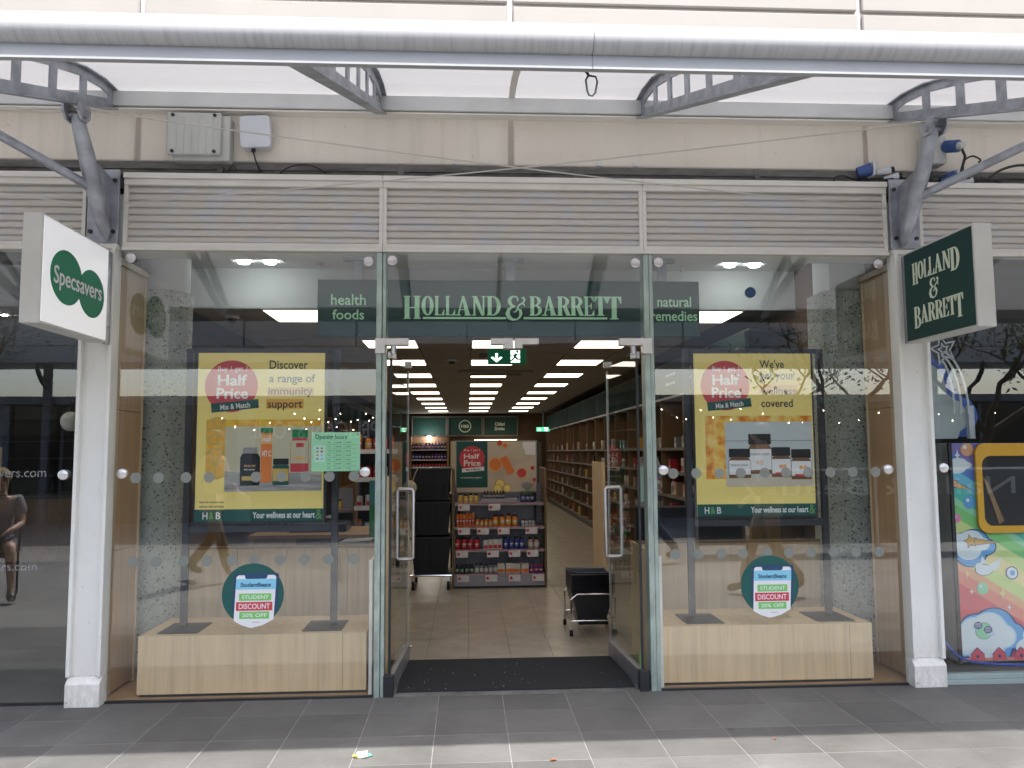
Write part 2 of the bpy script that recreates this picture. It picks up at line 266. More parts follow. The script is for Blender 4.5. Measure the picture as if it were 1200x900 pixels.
# ------------------------------------------------------------------ mesh tools
ORG = {}; CH = {}
class MB:
    def __init__(s): s.v = []; s.f = []; s.mi = []
    def add(s, vs, fs, m=0):
        o = len(s.v); s.v += [tuple(p) for p in vs]; s.f += [tuple(i+o for i in f) for f in fs]; s.mi += [m]*len(fs); return s
    def box(s, x0, x1, y0, y1, z0, z1, m=0):
        return s.add([(x0,y0,z0),(x1,y0,z0),(x1,y1,z0),(x0,y1,z0),(x0,y0,z1),(x1,y0,z1),(x1,y1,z1),(x0,y1,z1)],
            [(0,3,2,1),(4,5,6,7),(0,1,5,4),(1,2,6,5),(2,3,7,6),(3,0,4,7)], m)
    def prism(s, poly, a, b, axis='y', m=0):
        n = len(poly)
        def P(p, t): return (p[0], t, p[1]) if axis == 'y' else (t, p[0], p[1]) if axis == 'x' else (p[0], p[1], t)
        return s.add([P(p, a) for p in poly]+[P(p, b) for p in poly],
            [tuple(range(n)), tuple(range(2*n-1, n-1, -1))]+[(i, n+i, n+(i+1) % n, (i+1) % n) for i in range(n)], m)
    def ring(s, outer, inner, a, b, m=0, axis='y'):
        n = len(outer)
        def P(p, t): return (p[0], t, p[1]) if axis == 'y' else (t, p[0], p[1])
        vs = [P(p, t) for t in (a, b) for ps in (outer, inner) for p in ps]; fs = []
        for i in range(n):
            j = (i+1) % n
            fs += [(i, j, n+j, n+i), (2*n+i, 3*n+i, 3*n+j, 2*n+j), (i, 2*n+i, 2*n+j, j), (n+i, n+j, 3*n+j, 3*n+i)]
        return s.add(vs, fs, m)
    def tube(s, path, r, n=10, m=0, caps=True):
        path = [Vector(p) for p in path]; k = len(path); rs = r if isinstance(r, (list, tuple)) else [r]*k
        rings = []; prev = None
        for i, p in enumerate(path):
            t = (path[min(i+1, k-1)]-path[max(i-1, 0)]).normalized()
            a = prev - t*prev.dot(t) if prev is not None else t.cross(Vector((0, 0, 1)) if abs(t.z) < .9 else Vector((1, 0, 0)))
            if a.length < 1e-6: a = t.orthogonal()
            a.normalize(); prev = a; b = t.cross(a)
            rings.append([p+(a*cos(2*pi*j/n)+b*sin(2*pi*j/n))*rs[i] for j in range(n)])
        vs = [q for rg in rings for q in rg]; fs = []
        for i in range(k-1):
            for j in range(n): fs.append((i*n+j, i*n+(j+1) % n, (i+1)*n+(j+1) % n, (i+1)*n+j))
        if caps: fs += [tuple(range(n-1, -1, -1)), tuple((k-1)*n+j for j in range(n))]
        return s.add(vs, fs, m)
    def lathe(s, prof, c=(0, 0, 0), n=12, m=0, mr=None, axis='z'):
        vs = []; fs = []; ms = []
        for r, z in prof:
            for j in range(n):
                a, b = r*cos(2*pi*j/n), r*sin(2*pi*j/n)
                vs.append((c[0]+a, c[1]+b, c[2]+z) if axis == 'z' else (c[0]+a, c[1]+z, c[2]+b))
        o = len(s.v); s.v += vs
        for i in range(len(prof)-1):
            for j in range(n):
                s.f.append((o+i*n+j, o+i*n+(j+1) % n, o+(i+1)*n+(j+1) % n, o+(i+1)*n+j)); s.mi.append(mr[i] if mr else m)
        s.f += [tuple(o+j for j in range(n-1, -1, -1)), tuple(o+(len(prof)-1)*n+j for j in range(n))]; s.mi += [mr[0] if mr else m, mr[-1] if mr else m]
        return s
    def sphere(s, c, r, n=12, k=8, m=0):
        r = (r, r, r) if not isinstance(r, tuple) else r
        vs = [(c[0], c[1], c[2]-r[2])]
        for i in range(1, k):
            t = -pi/2+pi*i/k
            vs += [(c[0]+r[0]*cos(t)*cos(2*pi*j/n), c[1]+r[1]*cos(t)*sin(2*pi*j/n), c[2]+r[2]*sin(t)) for j in range(n)]
        vs.append((c[0], c[1], c[2]+r[2])); fs = []
        for j in range(n): fs.append((0, 1+(j+1) % n, 1+j)); fs.append((len(vs)-1, 1+(k-2)*n+j, 1+(k-2)*n+(j+1) % n))
        for i in range(k-2):
            for j in range(n): fs.append((1+i*n+j, 1+i*n+(j+1) % n, 1+(i+1)*n+(j+1) % n, 1+(i+1)*n+j))
        return s.add(vs, fs, m)
    def mesh(s, name, mats, off=(0, 0, 0), smooth=False, bevel=0):
        me = bpy.data.meshes.new(name)
        me.from_pydata([(p[0]-off[0], p[1]-off[1], p[2]-off[2]) for p in s.v], [], s.f)
        for mm in (mats if isinstance(mats, (list, tuple)) else [mats]): me.materials.append(mt(mm))
        me.polygons.foreach_set('material_index', s.mi)
        bm = bmesh.new(); bm.from_mesh(me); bmesh.ops.recalc_face_normals(bm, faces=bm.faces)
        if bevel: bmesh.ops.bevel(bm, geom=list(bm.edges), offset=bevel, segments=1, affect='EDGES', clamp_overlap=True)
        if smooth:
            for fc in bm.faces: fc.smooth = True
            for e in bm.edges:
                if len(e.link_faces) == 2 and e.calc_face_angle(0) > .7: e.smooth = False
        bm.to_mesh(me); bm.free(); return me
    def build(s, name, mats, parent=None, smooth=False, bevel=0):
        off = ORG.get(parent.name, (0, 0, 0)) if parent else (0, 0, 0)
        return link(name, s.mesh(name, mats, off, smooth, bevel), parent)
def link(name, me, parent=None, loc=None):
    o = bpy.data.objects.new(name, me); COL.objects.link(o)
    if parent:
        o.parent = parent; CH.setdefault(parent.name, []).append(o); ORG[o.name] = ORG.get(parent.name, (0, 0, 0))
        if loc: o.location = Vector(loc)-Vector(ORG.get(parent.name, (0, 0, 0)))
    elif loc: o.location = loc
    return o
def tag(o, label, cat, group=None, kind=None):
    if label: o['label'] = label
    if cat: o['category'] = cat
    if group: o['group'] = group
    if kind: o['kind'] = kind
    return o
def thing(name, label, cat, loc=(0, 0, 0), group=None):
    o = bpy.data.objects.new(name, None); COL.objects.link(o); o.location = loc; o.empty_display_size = .1
    ORG[o.name] = tuple(loc); return tag(o, label, cat, group)
def struct(name, mb, mats, label=None, **k):
    o = mb.build(name, mats, **k); o['kind'] = 'structure'
    if label: o['label'] = label
    return o
def dup(o, loc=None, label=None, parent=None, rz=None, group=None):
    c = o.copy(); COL.objects.link(c)
    if parent: c.parent = parent
    if loc is not None: c.location = loc
    if rz is not None: c.rotation_euler = (0, 0, rz)
    if label: c['label'] = label
    if group: c['group'] = group
    for ch in CH.get(o.name, []): dup(ch, parent=c)
    return c
def box(name, mat, parent, *a, bevel=0): return MB().box(*a).build(name, mat, parent, bevel=bevel)
def circ(cx, cz, rx, rz=None, n=28, a0=0, a1=2*pi):
    rz = rx if rz is None else rz
    full = abs(a1-a0-2*pi) < 1e-6; k = n if full else n+1
    return [(cx+rx*cos(a0+(a1-a0)*i/n), cz+rz*sin(a0+(a1-a0)*i/n)) for i in range(k)]
# lettering: font curves collected here and turned into meshes in one pass at the end
TXT = []
def text(s, mat, parent, fit, plane, ext=.0006, bold=0., rot=0., name='lettering'):
    """fit=(a0,a1,z0,z1) box in the plane; plane=('y',Y) faces -Y, ('+x',X) faces +X, ('-x',X) faces -X"""
    cu = bpy.data.curves.new(name, 'FONT'); cu.body = s; cu.extrude = .02; cu.offset = bold; cu.resolution_u = 3
    cu.align_x = 'LEFT'; o = bpy.data.objects.new(name, cu); COL.objects.link(o)
    TXT.append((o, mat, parent, fit, plane, ext, rot, name))
def finish_text():
    bpy.context.view_layer.update(); dg = bpy.context.evaluated_depsgraph_get()
    made = []
    for (o, mat, parent, fit, plane, ext, rot, name) in TXT:
        made.append(bpy.data.meshes.new_from_object(o.evaluated_get(dg)))
    for (o, mat, parent, fit, plane, ext, rot, name), me in zip(TXT, made):
        xs = [v.co.x for v in me.vertices]; ys = [v.co.y for v in me.vertices]
        if not xs: bpy.data.objects.remove(o); continue
        x0, x1, y0, y1 = min(xs), max(xs), min(ys), max(ys); a0, a1, z0, z1 = fit
        org = ORG.get(parent.name, (0, 0, 0)) if parent else (0, 0, 0)
        ca, cz = (a0+a1)/2, (z0+z1)/2
        for v in me.vertices:
            u = a0+(v.co.x-x0)/(x1-x0)*(a1-a0); q = z0+(v.co.y-y0)/(y1-y0)*(z1-z0); t = v.co.z/.02*ext
            if rot: du, dq = u-ca, q-cz; u, q = ca+du*cos(rot)-dq*sin(rot), cz+du*sin(rot)+dq*cos(rot)
            if plane[0] == 'y': p = (u, plane[1]-t, q)
            elif plane[0] == '+y': p = (-u, plane[1]+t, q)
            elif plane[0] == '+x': p = (plane[1]+t, u, q)
            else: p = (plane[1]-t, -u, q)
            v.co = (p[0]-org[0], p[1]-org[1], p[2]-org[2])
        me.materials.clear(); me.materials.append(mt(mat))
        cu = o.data; bpy.data.objects.remove(o); bpy.data.curves.remove(cu)
        me.name = name; link(name, me, parent)

# ================================================================== SETTING
g = struct('ground', MB().box(-40, 40, -60, 45, -.30, -.0011), 'mortar')
far = MB(); far.box(-40, -4.317+.0, -60, -.004, -.05, -.0005); far.box(4.73, 40, -60, -.004, -.05, -.0005); far.box(-4.317, 4.73, -60, -1.81, -.05, -.0005)
pav = struct('pavement', far, 'granite_far')
P = .377
slab = MB().box(.0022, P-.0022, .0022, P-.0022, -.04, 0).mesh('paving_slab', 'granite', bevel=.0008)
for i in range(24):
    for j in range(5):
        x = -.547-.377*10+i*P; y = -.297-j*P+.0
        if j == 0: pass
        o = link('paving_slab', slab, pav, (x, y-P, random.uniform(.0, .0007)))
edge = MB().box(.0022, P-.0022, .0022, .288, -.04, 0).mesh('paving_slab', 'granite', bevel=.0008)
for i in range(24): link('paving_slab', edge, pav, (-.547-.377*10+i*P, -.297, random.uniform(0, .0006)))

# the shop interior
fl = struct('shop_floor', MB().box(-2.62, 2.76, .0, 20, -.03, -.002), 'grout')
tile = MB().box(.0025, .2975, .0025, .5975, -.01, .004).mesh('floor_tile', 'floor_tile', bevel=.001)
nx = 0
for i in range(14):
    for j in range(8): link('floor_tile', tile, fl, (-1.49+i*.3, .83+j*.6, 0))
ft = MB()
for i in range(-4, 14):
    for j in range(32):
        if i >= 0 and j < 8: continue
        x, y = -1.49+i*.3, .83+j*.6
        ft.box(x+.0015, x+.2985, y+.0015, y+.5985, -.01, .004)
o = ft.build('floor_tile', 'floor_tile', fl); o['kind'] = 'stuff'
cl = struct('shop_ceiling', MB().box(-2.62, 2.76, 1.6, 20, 2.635, 2.9), 'ceiling_grid')
ct = MB().box(.006, .569, .006, .594, 2.622, 2.634).mesh('ceiling_tile', 'ceiling_tile')
lightcells = set()
LX = {-1: 2, 0: 4, 1: 6}
for j in range(30):
    for i in range(9):
        pass
cx0 = -2.255; cw = .575
rest = MB()
for j in range(30):
    y = 1.63+j*.6
    for i in range(8):
        x = cx0+i*cw
        lit = (j % 3 == 0 and i in (2, 4, 6)) or (j == 0 and i in (1, 7))
        if lit: continue
        if j < 12: link('ceiling_tile', ct, cl, (x, y, 0))
        else: rest.box(x+.006, x+.569, y+.006, y+.594, 2.622, 2.634)
o = rest.build('ceiling_tile', 'ceiling_tile', cl); o['kind'] = 'stuff'
struct('window_bay_ceiling', MB().box(-2.6, 2.92, .02, 1.6, 2.95, 3.05), 'soffit')
struct('window_head', MB().box(-2.31, 2.92, .02, .34, 2.722, 2.95), 'soffit')
struct('ceiling_upstand', MB().box(-2.6, 2.92, 1.585, 1.6, 2.62, 2.95), 'soffit')
struct('back_wall', MB().box(-2.62, 2.76, 20, 20.15, 0, 2.9), 'wall_brown')
struct('party_wall', MB().box(-2.70, -2.62, 1.1, 20, 0, 3.1).box(-2.62, -2.36, 1.05, 1.1, 0, 3.05).box(-2.36, -2.32, .07, 1.05, 0, 3.05), 'wall_grey')
struct('party_wall', MB().box(2.762, 2.96, 1.1, 20, 0, 3.1)
       .box(2.925, 2.94, .07, 1.1, 0, 3.05), 'wall_brown')

# ------------------------------------------------------------------ frontage building
B = thing('shop_building', 'cream painted concrete shop frontage above the glazed shopfronts', 'building', (0, .1, 0))
MB().box(-9.3, 9.6, .13, 21, 3.185, 8.2).build('wall', 'wall_joint', B)
for k in range(-4, 5):
    xa = .289+k*2.365+.017; xb = xa+2.365-.034
    for (za, zb, mm, dy) in ((3.292, 3.90, 'wall_paint', 0), (3.9005, 4.375, 'wall_paint_sun_dimmed', 0), (4.40, 5.6, 'wall_paint_sun_dimmed', 0), (5.64, 8.2, 'wall_paint_sun_dimmed', 0)):
        MB().box(xa, xb, .10, .15, za, zb).build('concrete_panel', mm, B, bevel=.008)
MB().box(-9, 9.5, .094, .16, 3.283, 3.2915).build('drip_edge', 'wall_joint', B)
for x in (-.08, .155, .86, 1.10):
    MB().box(x-.012, x+.012, .084, .1, 3.296, 3.322).build('fixing_clip', 'white_plastic', B)
lg = MB().box(-9, 9.5, .02, .10, 3.183, 3.192); lg.box(-9, 9.5, .061, .10, 3.10, 3.1825); lg.box(-9, 9.5, .085, .13, 3.192, 3.235); lg.box(-9, 9.5, .075, .13, 3.2355, 3.2825)
lg.build('ledge', 'ledge_concrete', B)
for x in (-1.55, -.42, .70, 1.9, 3.1): MB().box(x-.02, x+.02, .068, .086, 3.193, 3.282).build('ledge_joint', 'ledge_concrete', B)
# end walls and slab so that neighbouring shops are enclosed
MB().box(-9, -8.8, .05, 9, 0, 3.18).box(9.3, 9.5, .05, 9, 0, 3.18).build('end_wall', 'wall_grey', B)

# louvre panels over the shopfronts
def louvre(x0, x1, label):
    t = thing('louvre_panel', label, 'vent panel', (x0, 0, 2.69), 'louvred vent panels over the shopfronts')
    MB().box(x0, x1, -.025, .06, 2.690, 2.712).box(x0, x1, -.012, .06, 2.712, 2.742).build('bottom_rail', 'cream_frame', t, bevel=.003)
    MB().box(x0, x1, -.035, .06, 3.138, 3.172).box(x0, x1, -.018, .06, 3.100, 3.138).build('top_rail', 'cream_frame', t, bevel=.003)
    MB().box(x0, x0+.022, -.010, .06, 2.742, 3.1).build('side_rail', 'cream_frame', t); MB().box(x1-.022, x1, -.010, .06, 2.742, 3.1).build('side_rail', 'cream_frame', t)
    n = 8; h = (3.1-2.742)/n
    prof = [(.006, 0), (.001, .003), (-.002, .009), (-.003, .018), (-.001, .028), (.004, .036), (.009, .041), (.012, h), (.03, h), (.03, 0)]
    sl = MB().prism([(p[0]+.004, p[1]) for p in prof], x0+.022, x1-.022, 'x').mesh('slat', 'slat_metal', (x0, 0, 0))
    for i in range(n): link('slat', sl, t, (x0, 0, 2.742+i*h-0)).location.z = 2.742+i*h-2.69
    MB().box(x0, x1, .04, .06, 2.742, 3.1).build('backing', 'cream_frame', t)
louvre(-2.10, -.522, 'ribbed grey louvre panel over the left shop window')
louvre(-.520, 1.117, 'middle ribbed grey louvre panel over the shop entrance')
louvre(1.119, 2.715, 'ribbed grey louvre panel over the right shop window')
louvre(-4.4, -2.325, 'ribbed grey louvre panel above the white projecting sign at far left')
louvre(2.93, 5.2, 'ribbed grey louvre panel above the green projecting sign at far right')

# posts between shops
def post(x0, x1, label):
    t = thing('shopfront_post', label, 'post', ((x0+x1)/2, -.02, 0), 'white steel posts between the shops')
    MB().box(x0+.012, x1-.012, -.035, .02, .17, 2.69).build('web', 'post_paint', t)
    MB().box(x0, x0+.022, -.07, .03, .17, 2.69).build('flange', 'post_paint', t, bevel=.002)
    MB().box(x1-.022, x1, -.07, .03, .17, 2.69).build('flange', 'post_paint', t, bevel=.002)
    MB().prism([(-.0725, 0), (-.0725, .130), (-.036, .168), (.03, .168), (.03, 0)], x0-.0005, x1+.0005, 'x').build('base_box', 'post_paint', t, bevel=.003)
    MB().box(x0, x1, -.05, .03, 2.692, 2.722).build('cap', 'cream_frame', t)
    m = MB()
    for zz in (.03,): m.lathe([(.005, -.004), (.005, 0)], (x0+.014, -.0725, zz), 8, axis='y')
    m.build('bolt', 'galv', t)
    xm = (x0+x1)/2
    MB().box(x0+.004, x1-.004, -.03, -.012, 2.73, 3.19).build('wall_plate', 'galv', t, bevel=.003)
    for sx in (-1, 1):
        for z in (2.80, 3.12):
            MB().lathe([(.013, -.040), (.013, -.03)], (xm+sx*.068, 0, z), 8, axis='y').build('plate_bolt', 'dark_metal', t)
post(-2.312, -2.117, 'white steel post left of the shopfront below the white sign')
post(2.722, 2.925, 'white steel post right of the shopfront below the green sign')

# ------------------------------------------------------------------ shop windows
def fixing(mb_parent, x, z, y=-.004):
    c = MB().lathe([(.024, -.018), (.030, -.014), (.030, .0)], (x, y, z), 20, axis='y').build('glass_fixing', 'brushed', mb_parent, smooth=True)
    MB().lathe([(.010, -.0205), (.010, -.017)], (x, y, z), 12, axis='y').build('socket', 'white_plastic', c)
def window(x0, x1, label, dots_hi, dots_lo, bolts, zb=.012):
    t = thing('shop_window', label, 'window', ((x0+x1)/2, 0, 0), 'glazed bays of the shopfront')
    MB().box(x0, x1, 0, .012, zb, 2.688).build('glass_pane', 'pane_glass', t)
    MB().box(x0, x1, -.006, .02, -.004, .011).build('bottom_channel', 'dark_metal', t)
    for x, z in bolts: fixing(t, x, z)
    d = MB().prism(circ(0, 0, .032, n=20), -.0024, -.0008).mesh('dot', 'frost')
    for ds, z in ((dots_hi, 1.308), (dots_lo, .813)):
        for x in ds: link('dot', d, t, (x, 0, z))
    return t
DL = [-1.979, -1.845, -1.684, -1.549, -1.402, -1.271, -1.119, -.976, -.833, -.685]; DR = [1.278, 1.423, 1.569, 1.704, 1.856, 1.993, 2.135, 2.277, 2.42, 2.569]
window(-2.115, -.558, 'left shop window beside the entrance with the opening hours sheet on its glass', DL, DL, [(-2.047, 2.642), (-.608, 2.63), (-2.055, 1.334), (-.618, 1.333)])
window(1.176, 2.72, 'right shop window beside the entrance with the honey jar poster behind it', DR, DR, [(1.2+.01, 2.637), (2.641, 2.636), (1.214, 1.329), (2.647, 1.323)])
# glass over the doors
t = thing('transom_window', 'clear glass panel above the open double doors', 'window', (.3, 0, 2.12))
MB().box(-.496, 1.110, 0, .012, 2.122, 2.688).build('glass_pane', 'pane_glass', t)
fixing(t, -.461, 2.637); fixing(t, 1.063, 2.631)
# greenish frame uprights with steel corner fittings
for (x0, x1, lab) in ((-.557, -.498, 'pale green glazing upright left of the open doors'), (1.112, 1.174, 'pale green glazing upright right of the open doors')):
    t = thing('glazing_upright', lab, 'frame', ((x0+x1)/2, 0, 0), 'uprights beside the doors')
    w_ = .034
    MB().box(x0, x0+w_, -.014, .09, 0, 2.688).build('front_strip', 'fin', t, bevel=.002)
    MB().box(x0+w_+.003, x1, -.004, .09, 0, 2.688).build('return_strip', 'fin', t, bevel=.002)
L_ = thing('door_corner_fitting', 'steel L shaped pivot fitting at the left top corner of the doorway', 'fitting', (-.46, -.02, 2.14), 'steel patch fittings at the door head')
MB().prism([(-.562, 2.054), (-.502, 2.054), (-.502, 2.106), (-.358, 2.106), (-.358, 2.149), (-.562, 2.149)], -.032, .03).build('plate', 'brushed', L_, bevel=.002)
MB().lathe([(.018, 0), (.018, .05)], (-.455, .03, 2.058), 12).build('pivot', 'chrome', L_, smooth=True)
L_ = thing('door_corner_fitting', 'steel L shaped pivot fitting at the right top corner of the doorway', 'fitting', (1.1, -.02, 2.14), 'steel patch fittings at the door head')
MB().prism([(1.157, 2.054), (1.097, 2.054), (1.097, 2.106), (.951, 2.106), (.951, 2.151), (1.157, 2.151)], -.032, .03).build('plate', 'brushed', L_, bevel=.002)
MB().lathe([(.018, 0), (.018, .05)], (1.05, .03, 2.058), 12).build('pivot', 'chrome', L_, smooth=True)
for xa, xb, xc, xd, lab in ((.148, .287, .225, .287, 'left steel stop fitting at the middle of the door head'), (.296, .446, .296, .345, 'right steel stop fitting at the middle of the door head')):
    t = thing('door_stop_fitting', lab, 'fitting', ((xa+xb)/2, -.02, 2.12), 'steel patch fittings at the door head')
    MB().box(xa, xb, -.03, .028, 2.112, 2.15).build('plate', 'brushed', t, bevel=.002)
    MB().box(xc, xd, -.034, .03, 2.085, 2.1125).build('stop', 'brushed', t, bevel=.002)

# open doors, hinged at the outer ends and swung inwards
def door(x, ang, label, sgn):
    t = thing('glass_door', label, 'door', (x, .03, 0), 'pair of open glass doors')
    ly = .80
    MB().box(x-.006, x+.006, .03, .03+ly, .115, 2.07).build('glass_pane', 'door_glass', t)
    MB().box(x-.022, x+.022, .025, .035+ly, .012, .115).build('bottom_rail', 'steel', t, bevel=.003)
    MB().box(x-.03, x+.03, -.015, .03, .0, .125).build('pivot_shoe', 'dark_metal', t, bevel=.004)
    MB().box(x-.022, x+.022, .03, .10, 2.03, 2.075).build('top_patch', 'brushed', t, bevel=.002)
    MB().box(x-.008, x+.008, .026, .03, .12, 2.03).build('edge_seal', 'dark_metal', t)
    MB().box(x-.0075, x+.0075, .03+ly, .034+ly, .12, 2.03).build('edge_trim', 'brushed', t)
    MB().sphere((x-sgn*.03, .03+ly-.015, .10), .013, 10, 6).build('lock_stud', 'brushed', t, smooth=True)
    MB().box(x-.028, x+.028, .03+ly-.045, .03+ly+.005, 2.05, 2.095).build('lock_patch', 'brushed', t, bevel=.003)
    for s in (-1, 1):
        a, b_ = .715, 1.195; yy = .03+ly-.13
        MB().tube([(x, yy, a), (x+s*.045, yy, a), (x+s*.058, yy, a+.012), (x+s*.058, yy, b_-.012), (x+s*.045, yy, b_), (x, yy, b_)], .0125, 12).build('handle', 'brushed', t, smooth=True)
    MB().box(x+sgn*.007, x+sgn*.008, .04, .07, .13, .22).build('warning_tag', 'print_lime', t)
    t.rotation_euler = (0, 0, ang); return t
door(-.468, radians(-3.2), 'left glass door swung open into the shop', -1)
door(1.068, radians(3.4), 'right glass door swung open into the shop', -1)
t = thing('threshold', 'worn metal threshold strip under the open doors', 'door sill', (.3, .03, 0))
MB().box(-.50, -.06, -.006, .05, -.01, .008).box(-.058, .62, -.006, .05, -.01, .007).box(.622, 1.11, -.006, .05, -.01, .008).build('strip', 'ledge_concrete', t, bevel=.002)
o = MB().box(-.43, 1.03, .052, .80, -.004, .013).build('entrance_mat', 'mat_carpet', bevel=.003); tag(o, 'black entrance mat between the open doors', 'doormat')
crumb = MB()
for _ in range(45):
    x, y, s_ = random.gauss(-.2, .35) if random.random() < .6 else random.uniform(-.4, 1.0), .08+abs(random.gauss(0, .2)), random.uniform(.0008, .0025)
    if -.42 < x < 1.02 and y < .78: crumb.box(x-s_, x+s_, y-s_, y+s_*.6, .013, .013+s_*.6)
o = crumb.build('crumbs', 'paper'); tag(o, 'pale crumbs and grit scattered on the black entrance mat', 'debris', kind='stuff')

# ------------------------------------------------------------------ canopy
CAN = thing('canopy', 'steel and frosted panel canopy with a pale gutter tube over the pavement', 'canopy', (.3, -1.2, 3.2))
def canopy(par, fy, x0, x1, ribs, panelmat, big=True, steel='galv'):
    """fy(y) maps this canopy's own out-from-wall coordinate to world y"""
    m = MB(); m.lathe([(.0, 0)]*0 or [(.055, 0), (.055, 1)], (0, 0, 0), 4) if False else None
    for a, b_ in ((x0, .4008), (.4025, x1)):
        MB().tube([(a, fy(-2.50), 2.760), (b_, fy(-2.50), 2.760)], .048, 28).build('gutter_tube', 'tube_paint', par, smooth=True)
        MB().box(a, b_, min(fy(-2.50), fy(-2.488)), max(fy(-2.50), fy(-2.488)), 2.671, 2.722).build('gutter_flange', 'gutter_grey', par, bevel=.003)
        MB().box(a, b_, min(fy(-2.506), fy(-2.482)), max(fy(-2.506), fy(-2.482)), 2.663, 2.6705).build('gutter_lip', 'gutter_grey', par)
    MB().box(x0, x1, min(fy(0), fy(.07)), max(fy(0), fy(.07)), 3.610, 3.705).build('rear_beam', 'flange_paint', par, bevel=.004)
    MB().box(x0, x1, min(fy(.012), fy(.09)), max(fy(.012), fy(.09)), 3.592, 3.602).build('beam_lip', 'cream_frame', par)
    def tab(y, T):
        for (a, p), (b_, q) in zip(T, T[1:]):
            if b_ <= y <= a: return p+(q-p)*(a-y)/(a-b_)
        return T[-1][1] if y < T[-1][0] else T[0][1]
    ys = [.06, -.15, -.40, -.75, -1.15, -1.55, -1.95, -2.42]
    def zb(y): return 3.612+.366*(y-.06)
    def zt(y): return tab(y, [(.2, 3.712), (.06, 3.708), (-.15, 3.70), (-.40, 3.655), (-.75, 3.545), (-1.15, 3.40), (-1.55, 3.25), (-1.95, 3.06), (-2.42, 2.80)])
    for i, x in enumerate(ribs):
        # web with openings: built as chords and posts
        w = .012
        top = [(fy(y), zt(y)) for y in ys]; bot = [(fy(y), zb(y)) for y in ys]
        def strip(a, b_): return [(fy(y), a(y)) for y in ys]+[(fy(y), b_(y)) for y in reversed(ys)]
        th = .05
        rb = MB(); rb.prism(strip(zt, lambda y: zt(y)-th), x-w/2, x+w/2, 'x'); rb.prism(strip(lambda y: zb(y)+th*1.15, zb), x-w/2, x+w/2, 'x')
        for y in (.02, -.33, -.66, -1.0, -1.36, -1.74, -2.1, -2.36):
            ww = .07; rb.prism([(fy(y), zb(y)+.01), (fy(y-ww), zb(y-ww)+.01), (fy(y-ww), zt(y-ww)-.01), (fy(y), zt(y)-.01)], x-w/2+.0005, x+w/2-.0005, 'x')
        rb.prism([(fy(.06), zb(.06)), (fy(-.03), zb(-.03)), (fy(-.03), zt(-.03)), (fy(.06), zt(.06))], x-w/2+.001, x+w/2-.001, 'x')
        r = rb.build('rib', steel, par)
        MB().prism(strip(lambda y: zt(y)+.008, zt), x-.035, x+.035, 'x').build('top_flange', steel, r)
        MB().prism(strip(zb, lambda y: zb(y)-.010), x-.035, x+.035, 'x').build('bottom_flange', steel, r)
        MB().box(x-.04, x+.04, min(fy(.06), fy(.07)), max(fy(.06), fy(.07)), 3.60, 3.715).build('end_plate', 'flange_paint', r)
    js = [x0]+[x for x in (-6.39, -3.05, .29, 3.63, 6.97) if x0 < x < x1]+[x1]
    for a, b_ in zip(js, js[1:]):
        pts = [(fy(y), zt(y)+.012) for y in ys]+[(fy(-2.47), 2.785)]
        pl = pts+[(p[0], p[1]+.008) for p in reversed(pts)]
        MB().prism(pl, a+.004, b_-.004, 'x').build('roof_panel', panelmat, par)
    for x in (-3.05, .29, 3.63):
        pts = [(fy(y), zt(y)+.0115) for y in ys]; MB().prism(pts+[(p[0], p[1]-.012) for p in reversed(pts)], x-.02, x+.02, 'x').build('glazing_bar', 'cream_frame', par)
    return zt, zb
RIBS = [-5.54, -3.87, -2.2, -.54, 1.13, 2.8, 4.47, 6.14]
zt, zb = canopy(CAN, lambda y: y, -9, 9.4, RIBS, 'canopy_panel')
def strut(px, rx, side, lab):
    """tapered strut from wall plate to the rib, with a side brace"""
    t = CAN
    lug = (rx, -.43, zb(-.43)-.015)
    l = None
    for s in (-1, 1): l = MB().prism([(-.36, lug[2]+.012), (-.36, lug[2]-.06), (-.40, lug[2]-.095), (-.46, lug[2]-.095), (-.50, lug[2]-.06), (-.50, lug[2]+.0)], rx+s*.042-.006, rx+s*.042+.006, 'x').build('lug', 'galv', t)
    MB().tube([(rx-.058, -.43, lug[2]-.055), (rx+.058, -.43, lug[2]-.055)], .02, 12).build('pin', 'steel', l, smooth=True)
    foot = (px, -.045, 2.745)
    A = Vector(foot); Bv = Vector((rx, -.43, lug[2]-.05)); path = [A.lerp(Bv, k) for k in (0, .06, .2, .42, .7, .93, 1)]
    st = MB().tube(path, [.010, .030, .042, .049, .046, .038, .030], 16).build('strut', 'galv', t, smooth=True)
    # fin plate between strut and wall
    MB().add([(px-.004, -.028, 2.76), (px+.004, -.028, 2.76), (px+.004, -.028, 3.14), (px-.004, -.028, 3.14),
              (rx-.004, -.30, 3.20), (rx+.004, -.30, 3.20), (px+.004, -.06, 2.78), (px-.004, -.06, 2.78)],
             [(0, 3, 4, 7), (1, 6, 5, 2), (3, 2, 5, 4), (0, 7, 6, 1), (7, 4, 5, 6)]).build('fin_plate', 'galv', st)
    root = A.lerp(Bv, .42)
    end = Vector((rx+side*1.67, -2.2, 3.85 if side < 0 else 3.72))
    MB().tube([root, root+(end-root)*.04, end], [.034, .026, .026], 12).build('brace', 'galv', t, smooth=True)
strut(-2.178, -2.2, -1, ''); strut(2.79, 2.8, 1, '')
strut(-5.5, -5.54, -1, ''); strut(6.1, 6.14, 1, '')
def wire(p, q, lab):
    p, q = Vector(p), Vector(q); sag = [p.lerp(q, k/12)-Vector((0, 0, .03*sin(pi*k/12))) for k in range(13)]
    o = MB().tube(sag, .0042, 6).build('bracing_wire', 'wire'); tag(o, lab, 'wire', 'thin steel wires crossing under the canopy')
wire((-2.2, -.43, 3.40), (2.70, -.05, 2.99), 'thin steel wire running down from the left strut head to the right wall plate')
